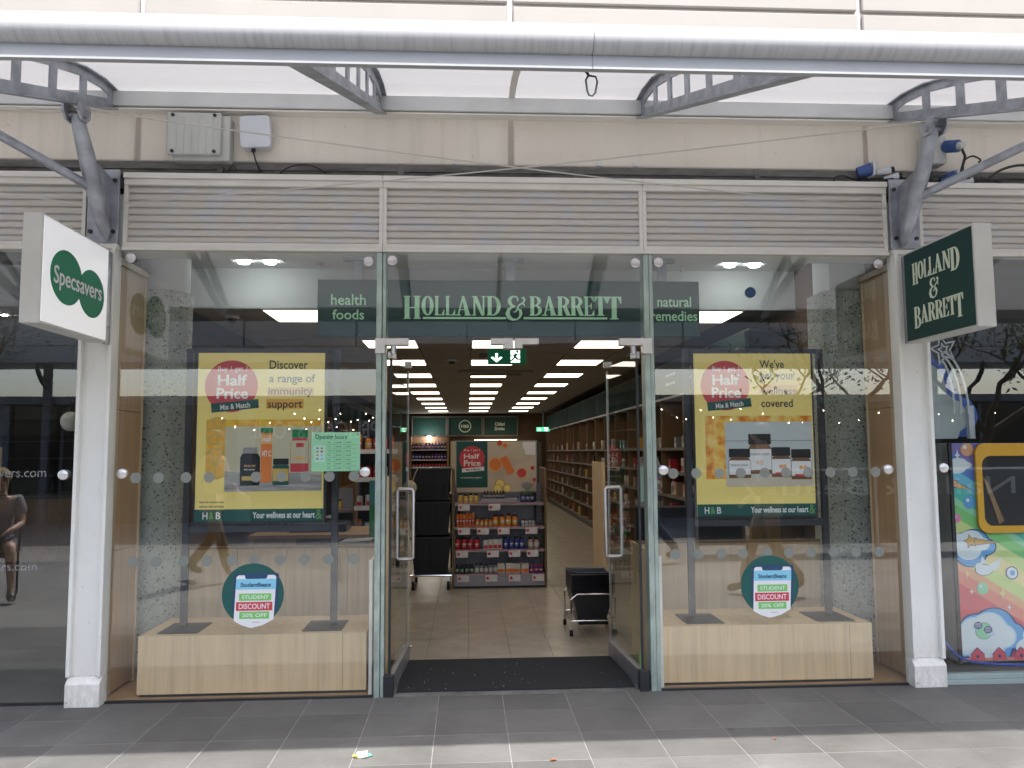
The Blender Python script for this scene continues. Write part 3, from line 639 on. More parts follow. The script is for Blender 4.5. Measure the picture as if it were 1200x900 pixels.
wire((2.8, -.43, 3.41), (-2.1, -.05, 2.97), 'thin steel wire running down from the right strut head to the left wall plate')
wire((-2.2, -.43, 3.40), (-5.5, -.30, 3.42), 'thin wire leaving the frame at upper left beside the left strut')
wire((-2.3, -.05, 2.96), (-5.5, -.3, 3.40), 'thin wire in front of the far left louvre panel')
wire((2.8, -.43, 3.41), (6.1, -.40, 3.50), 'thin wire leaving the frame at upper right beside the right strut')
wire((2.93, -.05, 2.98), (6.1, -.3, 3.20), 'thin wire in front of the far right louvre panel')
hx, hy = .394, -2.475
h = thing('snap_hook', 'dark steel snap hook hanging from the gutter above the doors', 'hook', (hx, hy, 2.68))
pts = [(hx+.002, 2.655), (hx+.022, 2.652), (hx+.027, 2.635), (hx+.020, 2.598), (hx+.010, 2.588), (hx-.0, 2.590), (hx-.006, 2.604), (hx-.010, 2.64), (hx-.004, 2.652), (hx+.004, 2.655)]
MB().tube([(a, hy, b_) for a, b_ in pts], .0034, 8).build('hook_ring', 'dark_metal', h, smooth=True)
MB().tube([(hx-.012, hy, 2.682), (hx-.010, hy, 2.672), (hx+.001, hy, 2.652)], [.008, .006, .004], 8).build('eye', 'dark_metal', h, smooth=True)

# ------------------------------------------------------------------ boxes and cables on the wall
t = thing('junction_box', 'large grey junction box with a ribbed lid on the cream wall', 'electrical box', (-1.62, .1, 3.2))
MB().box(-1.825, -1.475, .002, .10, 3.265, 3.552).build('body', 'box_grey', t, bevel=.006)
MB().box(-1.848, -1.522, -.032, .001, 3.292, 3.558).build('lid', 'box_grey', t, bevel=.006)
for x in (-1.812, -1.558):
    for z in (3.31, 3.54): MB().lathe([(.011, -.040), (.011, -.031)], (x, 0, z), 8, axis='y').build('screw', 'dark_metal', t)
for i in range(6): MB().box(-1.79+i*.045, -1.787+i*.045, -.0345, -.0325, 3.30, 3.55).build('lid_rib', 'box_grey', t)
t = thing('wifi_box', 'small white rounded box with a black cable on the cream wall', 'electrical box', (-1.285, .1, 3.25))
def rrect(x0, x1, z0, z1, r, n=5):
    out = []
    for cx, cz, a in ((x1-r, z1-r, 0), (x0+r, z1-r, 90), (x0+r, z0+r, 180), (x1-r, z0+r, 270)):
        out += [(cx+r*cos(radians(a+90*i/n)), cz+r*sin(radians(a+90*i/n))) for i in range(n+1)]
    return out
def rotp(ps, cx, cz, a): return [(cx+(x-cx)*cos(a)-(z-cz)*sin(a), cz+(x-cx)*sin(a)+(z-cz)*cos(a)) for x, z in ps]
MB().prism(rotp(rrect(-1.415, -1.227, 3.355, 3.56, .025), -1.32, 3.45, radians(3)), 0, .06).build('body', 'wifi_white', t, bevel=.008)
MB().box(-1.36, -1.28, .061, .10, 3.40, 3.50).build('bracket', 'steel', t)
MB().tube([(-1.335, .03, 3.36), (-1.335, .03, 3.335)], .014, 8).build('gland', 'cable_black', t)
MB().tube([(-1.335, .03, 3.335), (-1.325, .04, 3.29), (-1.30, .07, 3.22)], .005, 6).build('cable', 'cable_black', t)
t = thing('socket_box', 'grey weatherproof socket box with a blue plug behind the right strut', 'electrical box', (3.110, .1, 3.3))
MB().box(3.000, 3.14, -.01, .10, 3.31, 3.50).build('body', 'box_grey', t, bevel=.008)
MB().box(3.050, 3.13, -.03, .09, 3.56, 3.63).build('bracket', 'galv', t, bevel=.004)
MB().tube([(3.100, .03, 3.50), (3.100, .03, 3.56)], .022, 10).build('conduit', 'box_grey', t)
MB().tube([(3.130, -.01, 3.42), (3.165, -.09, 3.395)], .04, 14).build('plug', 'blue_plastic', t, smooth=True)
MB().tube([(3.165, -.09, 3.395), (3.180, -.12, 3.385)], .025, 10).build('plug_collar', 'box_grey', t, smooth=True)
MB().tube([(3.170, -.11, 3.38), (3.195, -.11, 3.32), (3.190, -.06, 3.22)], .009, 8).build('cable', 'cable_black', t, smooth=True)
def cable(name, path, r, mat, lab, cat='cable', grp=None):
    ps = [Vector(p) for p in path]; out = []
    for i in range(len(ps)-1):
        p0, p1, p2, p3 = ps[max(i-1, 0)], ps[i], ps[i+1], ps[min(i+2, len(ps)-1)]
        for k in range(5):
            u = k/5; out.append(.5*((2*p1)+(-p0+p2)*u+(2*p0-5*p1+4*p2-p3)*u*u+(-p0+3*p1-3*p2+p3)*u**3))
    out.append(ps[-1]); o = MB().tube(out, r, 7).build(name, mat, smooth=True); return tag(o, lab, cat, grp)
LZ = 3.20
G = 'black cables lying along the ledge'
cable('power_cable', [(2.400, 0, 3.15), (2.380, .0, 3.20), (2.440, .0, 3.22), (2.540, 0, 3.19), (2.660, 0, 3.185), (2.800, 0, 3.21), (2.930, 0, 3.20)], .006, 'cable_black', 'black cable looping on the ledge left of the right strut', grp=G)
cable('power_cable', [(2.600, .01, 3.20), (2.680, -.01, 3.16), (2.800, -.01, 3.145), (2.880, 0, 3.15), (2.960, .02, 3.20)], .006, 'cable_black', 'black cable sagging below the ledge beside the right strut', grp=G)
cable('power_cable', [(2.620, .02, 3.205), (2.580, .0, 3.175), (2.680, .0, 3.17), (2.780, .02, 3.215)], .006, 'cable_black', 'short black cable coil on the ledge left of the right strut', grp=G)
cable('power_cable', [(2.980, .0, 3.215), (3.180, -.01, 3.225), (3.380, 0, 3.2), (3.580, 0, 3.215), (3.9, 0, 3.2), (4.6, 0, 3.21)], .008, 'cable_black', 'long black cable along the ledge right of the right strut', grp=G)
cable('power_cable', [(3.400, .0, 3.20), (3.500, -.01, 3.27), (3.640, -.02, 3.30), (3.830, -.01, 3.27), (4.0, 0, 3.22)], .009, 'cable_black', 'thick black cable arching above the ledge at far right', grp=G)
cable('power_cable', [(3.260, .02, 3.26), (3.260, .0, 3.33), (3.310, -.01, 3.36), (3.370, 0, 3.34), (3.370, .02, 3.33)], .006, 'cable_black', 'small black cable hoop standing against the wall at far right', grp=G)
cable('power_cable', [(3.360, .0, 3.22), (3.530, -.02, 3.17), (3.780, -.02, 3.13), (3.9, 0, 3.11)], .006, 'cable_black', 'thin black cable drooping over the top rail at far right', grp=G)
cable('power_cable', [(-1.46, .02, 3.22), (-1.485, -.01, 3.19), (-1.45, 0, 3.235), (-1.42, 0, 3.20)], .004, 'cable_black', 'tangled thin cable on the ledge under the large junction box', grp=G)
cable('power_cable', [(-1.18, .05, 3.20), (-1.10, .03, 3.245), (-.98, .03, 3.255), (-.88, .05, 3.21)], .005, 'cable_black', 'thin black cable arching on the ledge right of the white wall box', grp=G)
for (x, z, dx, lab) in ((2.600, 3.26, -.05, 'blue plug socket resting on the ledge left of the strut'), (3.160, 3.215, .05, 'blue plug socket lying on the ledge under the socket box')):
    t = thing('cable_plug', lab, 'plug', (x, .02, z), 'blue cable plugs on the ledge')
    MB().tube([(x-.05, .03, z-.01), (x+.03, .0, z+.008)], [.035, .042], 14).build('body', 'blue_plastic', t, smooth=True)
    MB().box(x+.03, x+.045, -.03, .06, z-.04, z+.055).build('collar', 'wifi_white', t, bevel=.004)
for (x, z, lab) in ((2.780, 3.215, 'white cable connector on the ledge beside the strut'), (2.730, 3.255, 'white plug with black nut at the foot of the cream wall'), (3.280, 3.19, 'white connector on the ledge right of the strut')):
    t = thing('cable_connector', lab, 'plug', (x, .02, z), 'white cable connectors on the ledge')
    MB().tube([(x-.05, .03, z-.004), (x+.03, .0, z+.008)], [.016, .025], 12).build('body', 'wifi_white', t, smooth=True)
    MB().tube([(x+.03, .0, z+.008), (x+.05, -.008, z+.011)], [.018, .018], 10).build('nut', 'cable_black', t, smooth=True)

# ------------------------------------------------------------------ serif letter shapes
def serif_word(mb, word, exts, z0, z1, y, depth, plane='y'):
    """exts: list of (x0, x1, z0, z1) per letter"""
    cnt = [0]
    def add(poly):
        cnt[0] += 1; e = (cnt[0] % 7)*.00012
        if plane == 'y': mb.prism(poly, y-depth-e, y)
        elif plane == '-x': mb.prism([(-a, b_) for a, b_ in poly], y-depth-e, y, 'x')
    def ringp(cx, cz, rx, rz, tx, tz, a0, a1, n=20):
        o_ = circ(cx, cz, rx, rz, n, a0, a1); i_ = circ(cx, cz, rx-tx, rz-tz, n, a0, a1)
        k = len(o_); full = abs(a1-a0-2*pi) < 1e-6
        for i in range(k if full else k-1):
            j = (i+1) % k; add([o_[i], o_[j], i_[j], i_[i]])
    for ch, (a, b_, c, d) in zip(word, exts):
        w, h = b_-a, d-c; s = min(.30*w, .20*h); th = .045*h
        if ch in 'IT': s = min(.34*w, .22*h)
        def R(x0, x1, z0_, z1_): add([(a+x0, c+z0_), (a+x1, c+z0_), (a+x1, c+z1_), (a+x0, c+z1_)])
        def stem(x, ss=None, top=True, bot=True, sf=None):
            ss = ss or s; sf = sf if sf is not None else .07*w
            R(x, x+ss, 0, h)
            if bot: R(max(0, x-sf), min(w, x+ss+sf), 0, th)
            if top: R(max(0, x-sf), min(w, x+ss+sf), h-th, h)
        if ch == 'H': stem(.08*w); stem(w-.08*w-s); R(.08*w, w-.08*w, h*.47, h*.47+th)
        elif ch in 'OQ': ringp(a+w/2, c+h/2, w/2, h/2, s*1.05, th*1.2, 0, 2*pi, 28)
        elif ch == 'L': stem(.07*w); R(.07*w, w, 0, th); add([(a+w, c), (a+w, c+.32*h), (a+w-.04*w, c+.32*h), (a+w-.28*w, c+th), (a+w-.28*w, c)])
        elif ch == 'E':
            stem(.07*w); R(.07*w, w, 0, th); R(.07*w, w*.94, h-th, h); R(.07*w, w*.74, h*.48, h*.48+th)
            add([(a+w, c), (a+w, c+.28*h), (a+.96*w, c+.28*h), (a+.72*w, c+th), (a+.72*w, c)])
            add([(a+.94*w, c+h), (a+.94*w, c+.74*h), (a+.90*w, c+.74*h), (a+.68*w, c+h-th), (a+.68*w, c+h)])
            add([(a+.76*w, c+.36*h), (a+.76*w, c+.66*h), (a+.71*w, c+.66*h), (a+.58*w, c+.52*h), (a+.71*w, c+.36*h)])
        elif ch == 'T':
            R(w/2-s/2, w/2+s/2, 0, h); R(w/2-s/2-.12*w, w/2+s/2+.12*w, 0, th); R(0, w, h-th, h)
            add([(a, c+h), (a, c+.70*h), (a+.05*w, c+.70*h), (a+.24*w, c+h-th), (a+.24*w, c+h)])
            add([(a+w, c+h), (a+w, c+.70*h), (a+.95*w, c+.70*h), (a+.76*w, c+h-th), (a+.76*w, c+h)])
        elif ch == 'A':
            t2 = s*.42
            add([(a+.12*w, c), (a+.12*w+t2, c), (a+.52*w, c+h*.93), (a+.50*w, c+h), (a+.44*w, c+h)])
            add([(a+.40*w, c+h), (a+.56*w, c+h), (a+.94*w, c), (a+.94*w-s*1.2, c)])
            R(.24*w, .76*w, h*.28, h*.28+th); R(0, .34*w, 0, th); R(.58*w, w, 0, th)
        elif ch == 'N':
            t2 = s*.45
            R(.12*w, .12*w+t2, 0, h); R(.84*w-t2/2, .84*w+t2/2, 0, h); add([(a+.06*w, c+h), (a+.06*w+s*1.1, c+h), (a+.84*w+t2/2, c), (a+.84*w-s*.55, c)])
            R(0, .30*w, 0, th); R(.70*w, w, h-th, h); R(0, .3*w, h-th, h)
        elif ch == 'D': stem(.07*w, top=False, bot=False); R(0, .5*w, 0, th); R(0, .5*w, h-th, h); ringp(a+.42*w, c+h/2, .58*w, h/2, s*1.05, th, -pi/2, pi/2)
        elif ch == 'B':
            stem(.07*w, top=False, bot=False); R(0, .5*w, 0, th); R(0, .5*w, h-th, h); R(.07*w, .5*w, h*.5, h*.5+th)
            ringp(a+.45*w, c+h*.755, .47*w, h*.245, s*.95, th, -pi/2, pi/2, 14); ringp(a+.45*w, c+h*.27, .55*w, h*.27, s, th, -pi/2, pi/2, 14)
        elif ch == 'R':
            stem(.07*w, top=False); R(0, .5*w, h-th, h); R(.07*w, .5*w, h*.46, h*.46+th)
            ringp(a+.42*w, c+h*.735, .50*w, h*.265, s*.95, th, -pi/2, pi/2, 14)
            add([(a+.42*w, c+h*.48), (a+.42*w+s, c+h*.49), (a+w, c+th*.4), (a+w, c), (a+w-s*1.0, c)])
        elif ch == '&':
            def stroke(pts, ws):
                pts = [Vector((a+p*w, c+q*h)) for p, q in pts]
                L, Rr = [], []
                for i, p in enumerate(pts):
                    tt = (pts[min(i+1, len(pts)-1)]-pts[max(i-1, 0)]).normalized(); nn = Vector((-tt.y, tt.x))*ws[i]*h/2; L.append(p+nn); Rr.append(p-nn)
                for i in range(len(pts)-1): add([tuple(Rr[i]), tuple(Rr[i+1]), tuple(L[i+1]), tuple(L[i])])
            stroke([(.60, .80), (.64, .88), (.58, .96), (.44, .985), (.28, .95), (.19, .84), (.20, .72), (.30, .62), (.50, .57)], [.05, .07, .06, .05, .10, .15, .15, .09, .04])
            stroke([(.50, .57), (.30, .54), (.14, .44), (.08, .28), (.16, .12), (.36, .03), (.58, .04), (.74, .14), (.80, .28), (.76, .42), (.66, .47), (.58, .42)], [.04, .08, .13, .18, .17, .09, .05, .08, .13, .11, .06, .05])
            stroke([(.40, .34), (.52, .36), (.60, .46), (.66, .60), (.80, .68), (.94, .74), (1.0, .86), (.93, .95), (.84, .90)], [.03, .05, .07, .06, .05, .07, .09, .07, .05])
            stroke([(.80, .68), (.98, .66), (1.0, .58)], [.04, .05, .03])

# ------------------------------------------------------------------ hanging boards behind the glass
def hang(x0, x1, label, hx):
    t = thing('hanging_sign', label, 'sign', ((x0+x1)/2, .25, 2.2), 'dark green hanging signs over the entrance')
    MB().box(x0, x1, .25, .285, 2.203, 2.572).build('board', 'sign_green', t, bevel=.002)
    MB().box(hx-.03, hx+.03, .258, .278, 2.572, 2.70).build('hanger', 'galv', t)
    MB().box(hx-.09, hx+.09, .235, .30, 2.70, 2.721).build('hanger_foot', 'galv', t)
    return t
t = hang(-.965, -.575, 'small dark green hanging sign reading health foods', -.71)
text('health', 'letter_green', t, (-.878, -.655, 2.404, 2.475), ('y', .249), .006, .008)
text('foods', 'letter_green', t, (-.868, -.665, 2.310, 2.375), ('y', .249), .006, .008)
t = hang(1.207, 1.545, 'small dark green hanging sign reading natural remedies', 1.30)
text('natural', 'letter_green', t, (1.262, 1.488, 2.400, 2.468), ('y', .249), .006, .008)
text('remedies', 'letter_green', t, (1.218, 1.528, 2.305, 2.372), ('y', .249), .006, .008)
t = hang(-.533, 1.155, 'wide dark green hanging sign with the pale green shop name over the doors', .29)
zx = lambda v: -.409+(v-152)*.001625
zz = lambda v: 2.482-(v-187)*.0016
wd = 'HOLLAND&BARRETT'
ex = [(150, 220), (223, 271), (275, 314), (318, 357), (358, 421), (424, 480), (484, 541), (562, 637), (657, 707), (707, 767), (769, 822), (823, 876), (879, 920), (921, 971), (972, 1031)]
E_ = []
for ch_, (a, b_) in zip(range(15), ex):
    big = ch_ in (0, 14); amp = ch_ == 7
    E_.append((zx(a), zx(b_), zz(292 if big else 297 if amp else 277), zz(197 if not amp else 196)))
m = MB(); serif_word(m, wd, E_, 0, 0, .249, .010)
m.box(zx(228), zx(562), .238, .249, zz(292), zz(284)); m.box(zx(633), zx(972), .238, .249, zz(292), zz(284))
m.build('lettering', 'letter_green', t)

# ------------------------------------------------------------------ projecting signs
t = thing('projecting_sign', 'white box sign with two overlapping green discs left of the shopfront', 'sign', (-2.17, -.5, 2.1))
MB().box(-2.225, -2.128, -.872, -.125, 2.105, 2.668).build('case', 'sign_case', t, bevel=.004)
MB().box(-2.128, -2.1225, -.858, -.14, 2.118, 2.655).build('face', 'white_face_glow', t)
MB().box(-2.15, -2.128, -.125, -.07, 2.10, 2.66).build('mounting_plate', 'steel', t, bevel=.003)
for z in (2.2, 2.58): MB().lathe([(.01, 0), (.01, .012)], (0, 0, 0), 8).build('bolt', 'galv', t).location = Vector((-2.128, -.1, z))
def specsface(px, py): return (-.885+(px-50)/(76.5)*.745, 0)
MB().prism(circ(-.62, 2.385, .172, .145, 36), -2.1225, -2.121, 'x').build('logo_disc', 'spec_green', t)
MB().prism(circ(-.335, 2.355, .155, .135, 36), -2.1225, -2.1213, 'x').build('logo_disc', 'spec_green', t)
ov = [p for p in circ(-.62, 2.385, .172, .145, 60) if ((p[0]+.335)/.155)**2+((p[1]-2.355)/.135)**2 < 1]+[]
ov2 = [p for p in circ(-.335, 2.355, .155, .135, 60) if ((p[0]+.62)/.172)**2+((p[1]-2.385)/.145)**2 < 1]
al = sorted(ov+ov2, key=lambda p: math.atan2(p[1]-2.365, p[0]+.47))
MB().prism(al, -2.1225, -2.1206, 'x').build('logo_overlap', 'spec_green_mid', t)
text('Specsavers', 'print_white', t, (-.755, -.215, 2.305, 2.43), ('+x', -2.1203), .0008, .008)
t = thing('projecting_sign', 'dark green box sign with the cream shop name right of the shopfront', 'sign', (2.8, -.5, 2.1))
MB().box(2.748, 2.853, -.82, -.12, 2.105, 2.675).build('case', 'sign_case', t, bevel=.004)
MB().box(2.742, 2.748, -.805, -.135, 2.118, 2.660).build('face', 'sign_green_deep', t)
MB().box(2.76, 2.80, -.12, -.07, 2.11, 2.67).build('mounting_plate', 'steel', t, bevel=.003)
def hbx(u): return .135+u*(.67)      # u 0..1 from the wall outwards, as -y
rows = [('HOLLAND', [(.09, .20), (.20, .32), (.325, .42), (.425, .52), (.52, .67), (.675, .82), (.82, .975)], 2.475, 2.585, (0, 6)),
        ('BARRETT', [(.09, .22), (.22, .365), (.37, .50), (.505, .64), (.645, .745), (.75, .865), (.87, 1.0)], 2.205, 2.315, (0, 6)), ('&', [(.41, .58)], 2.335, 2.455, ())]
m = MB()
for wd, uu, za, zb_, bigs in rows:
    ee = []
    for i, (a, b_) in enumerate(uu):
        lo = za-(.022 if i in bigs else 0); hi = zb_
        sc = lambda q: -(hbx(.06+q*.80))
        ee.append((-sc(a), -sc(b_), lo, hi))
    serif_word(m, wd, ee, 0, 0, 2.742, .0015, '-x')
m.build('lettering', 'cream_letter', t)

# ------------------------------------------------------------------ things on the glass
def sticker(cx, cz, lab):
    t = thing('discount_sticker', lab, 'sticker', (cx, -.001, cz), 'round student discount stickers on the windows')
    r = .182; q = lambda x, z: (cx+x*r, cz+z*r)
    MB().prism(circ(cx, cz, r, n=48), -.0028, -.0010).build('disc', 'sticker_tint', t)
    fr = [q(-.62, .50), q(-.60, .62), q(-.52, .68), q(.80, .68), q(.84, .60), q(.84, .5), q(.78, -.55), q(-.66, -.55)]
    MB().prism(fr, -.0034, -.0029).build('phone_frame', 'print_navy', t)
    sc = [q(-.54, .52), q(-.52, .58), q(-.46, .62), q(-.27, .62), q(-.25, .52), q(-.20, .50), q(.40, .50), q(.45, .53), q(.47, .62), q(.68, .62), q(.74, .57), q(.75, .50), q(.68, -.80), q(.35, -.98), q(-.04, -1.08), q(-.35, -.98), q(-.60, -.84)]
    MB().prism(sc, -.0041, -.0035).build('phone_screen', 'print_white', t)
    MB().prism([q(-.54, .50), q(-.5, .50), q(.75, .50), q(.74, .16), q(-.55, .16)], -.0046, -.0042).build('screen_header', 'print_sky', t)
    text('StudentBeans', 'print_navy', t, (cx-.40*r, cx+.58*r, cz+.24*r, cz+.38*r), ('y', -.0047), .0004, .03)
    for (z0, z1, mm, s_, x0, x1) in ((.03, -.20, 'print_lime', 'STUDENT', -.44, .60), (-.24, -.52, 'print_red', 'DISCOUNT', -.53, .64), (-.55, -.78, 'print_lime', '20% OFF', -.42, .54)):
        MB().prism([q(x0, z1), q(x1, z1), q(x1, z0), q(x0, z0)], -.0050, -.0043).build('text_band', mm, t)
        text(s_, 'print_white', t, (cx+(x0+.09)*r, cx+(x1-.08)*r, cz+(z1+.055)*r, cz+(z0-.055)*r), ('y', -.0051), .0003, .012)
    MB().prism([q(.0, -.885), q(.24, -.885), q(.24, -.90), q(.0, -.90)], -.0046, -.0042).build('fine_print', 'print_grey', t)
sticker(-1.275, .613, 'round green student discount sticker on the left window')
sticker(1.866, .617, 'round green student discount sticker on the right window')
o = MB().prism(circ(1.80, 2.448, .034, n=24), -.012, -.001).build('sensor_disc', 'print_navy'); tag(o, 'small dark blue disc stuck high on the right window', 'sensor')

t = thing('opening_hours_sheet', 'pale green opening hours sheet taped inside the left window', 'notice', (-.8, .014, 1.34))
X0, X1, Z0, Z1 = -.945, -.652, 1.338, 1.575
MB().box(X0, X1, .0135, .0150, Z0, Z1).build('sheet', 'print_mint', t)
hx_ = lambda u: X0+(u-45)/(945-45)*(X1-X0); hz_ = lambda v: Z1-(v-100)/(795-100)*(Z1-Z0)
text('Opening hours', 'print_ink', t, (hx_(110), hx_(695), hz_(245), hz_(140)), ('y', .0134), .0003, .02)
MB().box(hx_(92), hx_(298), .0130, .0134, hz_(630), hz_(335)).build('symbol_panel', 'print_palemint', t)
for i, mm in enumerate(('print_grey', 'print_grey', 'print_grey', 'print_red', 'print_gold', 'print_sky', 'print_grey', 'print_sky')):
    x, z = (155, 235)[i % 2], (385, 443, 505, 572)[i//2]
    MB().box(hx_(x-22), hx_(x+22), .0125, .0129, hz_(z+16), hz_(z-16)).build('symbol', mm, t)
days = ['Monday', 'Tuesday', 'Wednesday', 'Thursday', 'Friday', 'Saturday', 'Sunday']
for i, dname in enumerate(days):
    zc = 283+i*76
    text(dname, 'print_ink', t, (hx_(340), hx_(340+(60 if i not in (2,) else 105)), hz_(zc+13), hz_(zc-13)), ('y', .0134), .0002, .01)
    text('09:00' if i < 6 else '11:00', 'print_ink', t, (hx_(495), hx_(598), hz_(zc+12), hz_(zc-12)), ('y', .0134), .0002, .01)
    text('18:00' if i < 6 else '17:00', 'print_ink', t, (hx_(680), hx_(772), hz_(zc+12), hz_(zc-12)), ('y', .0134), .0002, .01)
    if i: MB().box(hx_(330), hx_(880), .0131, .0134, hz_(zc-37), hz_(zc-40)).build('table_rule', 'print_ink', t)
for x in (470, 645): MB().box(hx_(x), hx_(x+3), .0131, .0134, hz_(770), hz_(250)).build('table_rule', 'print_ink', t)
for x in (115, 905): MB().prism(circ(hx_(x), hz_(135), .006, n=12), .0115, .0134).build('pin', 'print_grey', t)

# ------------------------------------------------------------------ posters on their stands
def jar(mb_t, x0, x1, z0, z1, body, lid, lab, y, liddy=.22, lw=.92, labz=(.15, .65), shoulder=.10):
    w, h = x1-x0, z1-z0; zl = z1-h*liddy; cx = (x0+x1)/2
    g_ = MB().prism([(x0+.03*w, z0), (x1-.03*w, z0), (x1, z0+.05*h), (x1, zl-shoulder*h), (x1-.12*w, zl), (x0+.12*w, zl), (x0, zl-shoulder*h), (x0, z0+.05*h)], y-.0006, y).build('printed_jar', body, mb_t)
    MB().prism(rrect(cx-w*lw/2, cx+w*lw/2, zl+.001, z1, .004, 3), y-.0007, y).build('lid', lid, g_)
    MB().box(x0+.02*w, x1-.02*w, y-.0010, y-.0006, z0+labz[0]*h, z0+labz[1]*h).build('label', lab, g_)
    return g_
def poster(side, X0, X1, Z0, Z1, Y, lab):
    t = thing('poster_stand', lab, 'poster stand', ((X0+X1)/2, Y+.03, .36), 'tall black poster stands in the windows')
    pz = .36
    if side < 0: a, b_, top, yp = -1.79, -.852, 2.13, Y+.02
    else: a, b_, top, yp = 1.470, 2.385, 2.13, Y+.02
    for x in (a, b_): MB().box(x-.021, x+.021, yp+.004, yp+.034, pz+.006, top).build('post', 'black_paint', t, bevel=.002)
    MB().box(a+.022, b_-.022, yp+.004, yp+.034, Z0-.07, Z0-.022).build('lower_rail', 'black_paint', t, bevel=.002)
    MB().box(a+.022, b_-.022, yp+.004, yp+.034, Z1+.005, top).build('top_rail', 'black_paint', t, bevel=.002)
    for x, o_ in ((a, .03), (b_, -.04)):
        MB().box(x-.12+o_, x+.12+o_, .14, .44, pz, pz+.006).build('base_plate', 'black_paint', t)
    sh = MB().box(X0, X1, Y, Y+.004, Z0, Z1).build('poster_sheet', 'print_yellow', t)
    MB().box(X0-.015, X1+.015, Y+.0045, Y+.022, Z0-.015, Z1+.015).build('backing_board', 'black_paint', t)
    W, H = X1-X0, Z1-Z0
    px = lambda v: X0+v*W; pz_ = lambda v: Z1-v*H
    y1 = Y-.0005
    MB().prism(circ(px(.262), pz_(.200), W*.208, n=44), y1-.0005, y1).build('offer_circle', 'print_red', sh)
    text('Buy 1 get 1', 'print_white', sh, (px(.155), px(.385), pz_(.118), pz_(.080)), ('y', y1-.0006), .0003, .012)
    text('Half', 'print_white', sh, (px(.155), px(.385), pz_(.197), pz_(.130)), ('y', y1-.0006), .0003, .025)
    text('Price', 'print_white', sh, (px(.148), px(.395), pz_(.276), pz_(.210)), ('y', y1-.0006), .0003, .025)
    MB().prism([(px(.105), pz_(.304)), (px(.476), pz_(.277)), (px(.483), pz_(.330)), (px(.112), pz_(.358))], y1-.0012, y1-.0006).build('banner', 'print_green', sh)
    text('Mix & Match', 'print_white', sh, (px(.178), px(.412), pz_(.335), pz_(.303)), ('y', y1-.0013), .0003, .015, rot=radians(5.5))
    if side < 0:
        lines = [('Discover', .56, .865, .097, .045, 0), ('a range of', .56, .925, .193, .128, 0), ('immunity', .555, .905, .268, .208, 1), ('support', .55, .825, .345, .290, 2)]
    else:
        lines = [("We've", .56, .77, .092, .040, 0), ('got your', .56, .86, .178, .118, 0), ('wellness', .565, .865, .258, .208, 1), ('covered', .565, .835, .335, .285, 0)]
    for s_, a1, b1, za, zb2, hl in lines:
        if hl: MB().box(px(a1-.01), px(b1+.01), y1-.0004, y1, pz_(za-.01), pz_(za-.06 if hl == 1 else za-.068)).build('highlight', 'print_peach' if hl == 1 else 'print_orange', sh)
        text(s_, 'print_dark', sh, (px(a1), px(b1), pz_(za), pz_(zb2)), ('y', y1-.0006), .0003, .014)
    # photographs
    if side < 0:
        MB().box(px(.075), px(.975), y1-.0005, y1, pz_(.74), pz_(.400)).build('photo_panel', 'print_slice', sh)
        MB().box(px(.225), px(.985), y1-.0011, y1-.0006, pz_(.775), pz_(.440)).build('photo_panel', 'print_tan', sh)
        MB().prism([(px(.225), pz_(.825)), (px(.985), pz_(.822)), (px(.985), pz_(.73)), (px(.80), pz_(.715)), (px(.5), pz_(.72)), (px(.225), pz_(.705))], y1-.0016, y1-.0012).build('photo_cloth', 'print_cloth', sh)
        for cx_, cv, rr_ in ((.165, .47, .115), (.15, .66, .125)):
            sl_ = MB().prism([(min(max(a, px(.076)), px(.224)), b_) for a, b_ in circ(px(cx_), pz_(cv), W*rr_, n=28)], y1-.0009, y1-.0005).build('printed_slice', 'print_gold', sh)
            for q_ in range(7):
                a0 = 2*pi*q_/7+.2; tri = [(px(cx_)+W*rr_*.12*cos(a0+.45), pz_(cv)+W*rr_*.12*sin(a0+.45)), (px(cx_)+W*rr_*.84*cos(a0+.12), pz_(cv)+W*rr_*.84*sin(a0+.12)), (px(cx_)+W*rr_*.88*cos(a0+.42), pz_(cv)+W*rr_*.88*sin(a0+.42)), (px(cx_)+W*rr_*.84*cos(a0+.76), pz_(cv)+W*rr_*.84*sin(a0+.76))]
                tri = [(min(max(a, px(.078)), px(.222)), b_) for a, b_ in tri]
                if max(t_[0] for t_ in tri)-min(t_[0] for t_ in tri) > .006: MB().prism(tri, y1-.00105, y1-.0009).build('printed_segment', 'print_orange', sl_)
        yb = y1-.0018
        tb = MB().prism(rrect(px(.505), px(.592), pz_(.772), pz_(.480), .004, 3), yb-.0006, yb).build('printed_tube', 'print_tube', sh)
        MB().prism(rrect(px(.500), px(.598), pz_(.480), pz_(.450), .004, 3), yb-.0008, yb).build('lid', 'print_lid', tb)
        MB().box(px(.506), px(.591), yb-.0009, yb-.0006, pz_(.545), pz_(.490)).build('label', 'print_peach', tb)
        text('H&B', 'print_white', tb, (px(.515), px(.582), pz_(.532), pz_(.508)), ('y', yb-.0010), .0002, .02)
        text('VIT C', 'print_white', tb, (px(.512), px(.585), pz_(.62), pz_(.585)), ('y', yb-.0008), .0002, .02)
        jar(sh, px(.345), px(.500), pz_(.790), pz_(.565), 'print_black', 'print_grey', 'print_black', yb-.0010, .16, .72, (.18, .72))
        text('SPECIAL ONE', 'print_peach', sh, (px(.375), px(.465), pz_(.680), pz_(.668)), ('y', yb-.0022), .0002, .02)
        text('Multi-vitamins', 'print_white', sh, (px(.378), px(.462), pz_(.700), pz_(.690)), ('y', yb-.0022), .0002, .01)
        MB().box(px(.36), px(.485), yb-.0024, yb-.0021, pz_(.760), pz_(.735)).build('printed_band', 'print_gold', sh)
        jar(sh, px(.600), px(.728), pz_(.788), pz_(.632), 'print_green', 'print_black', 'print_gold', yb-.0010, .24, .95, (.15, .62), .05)
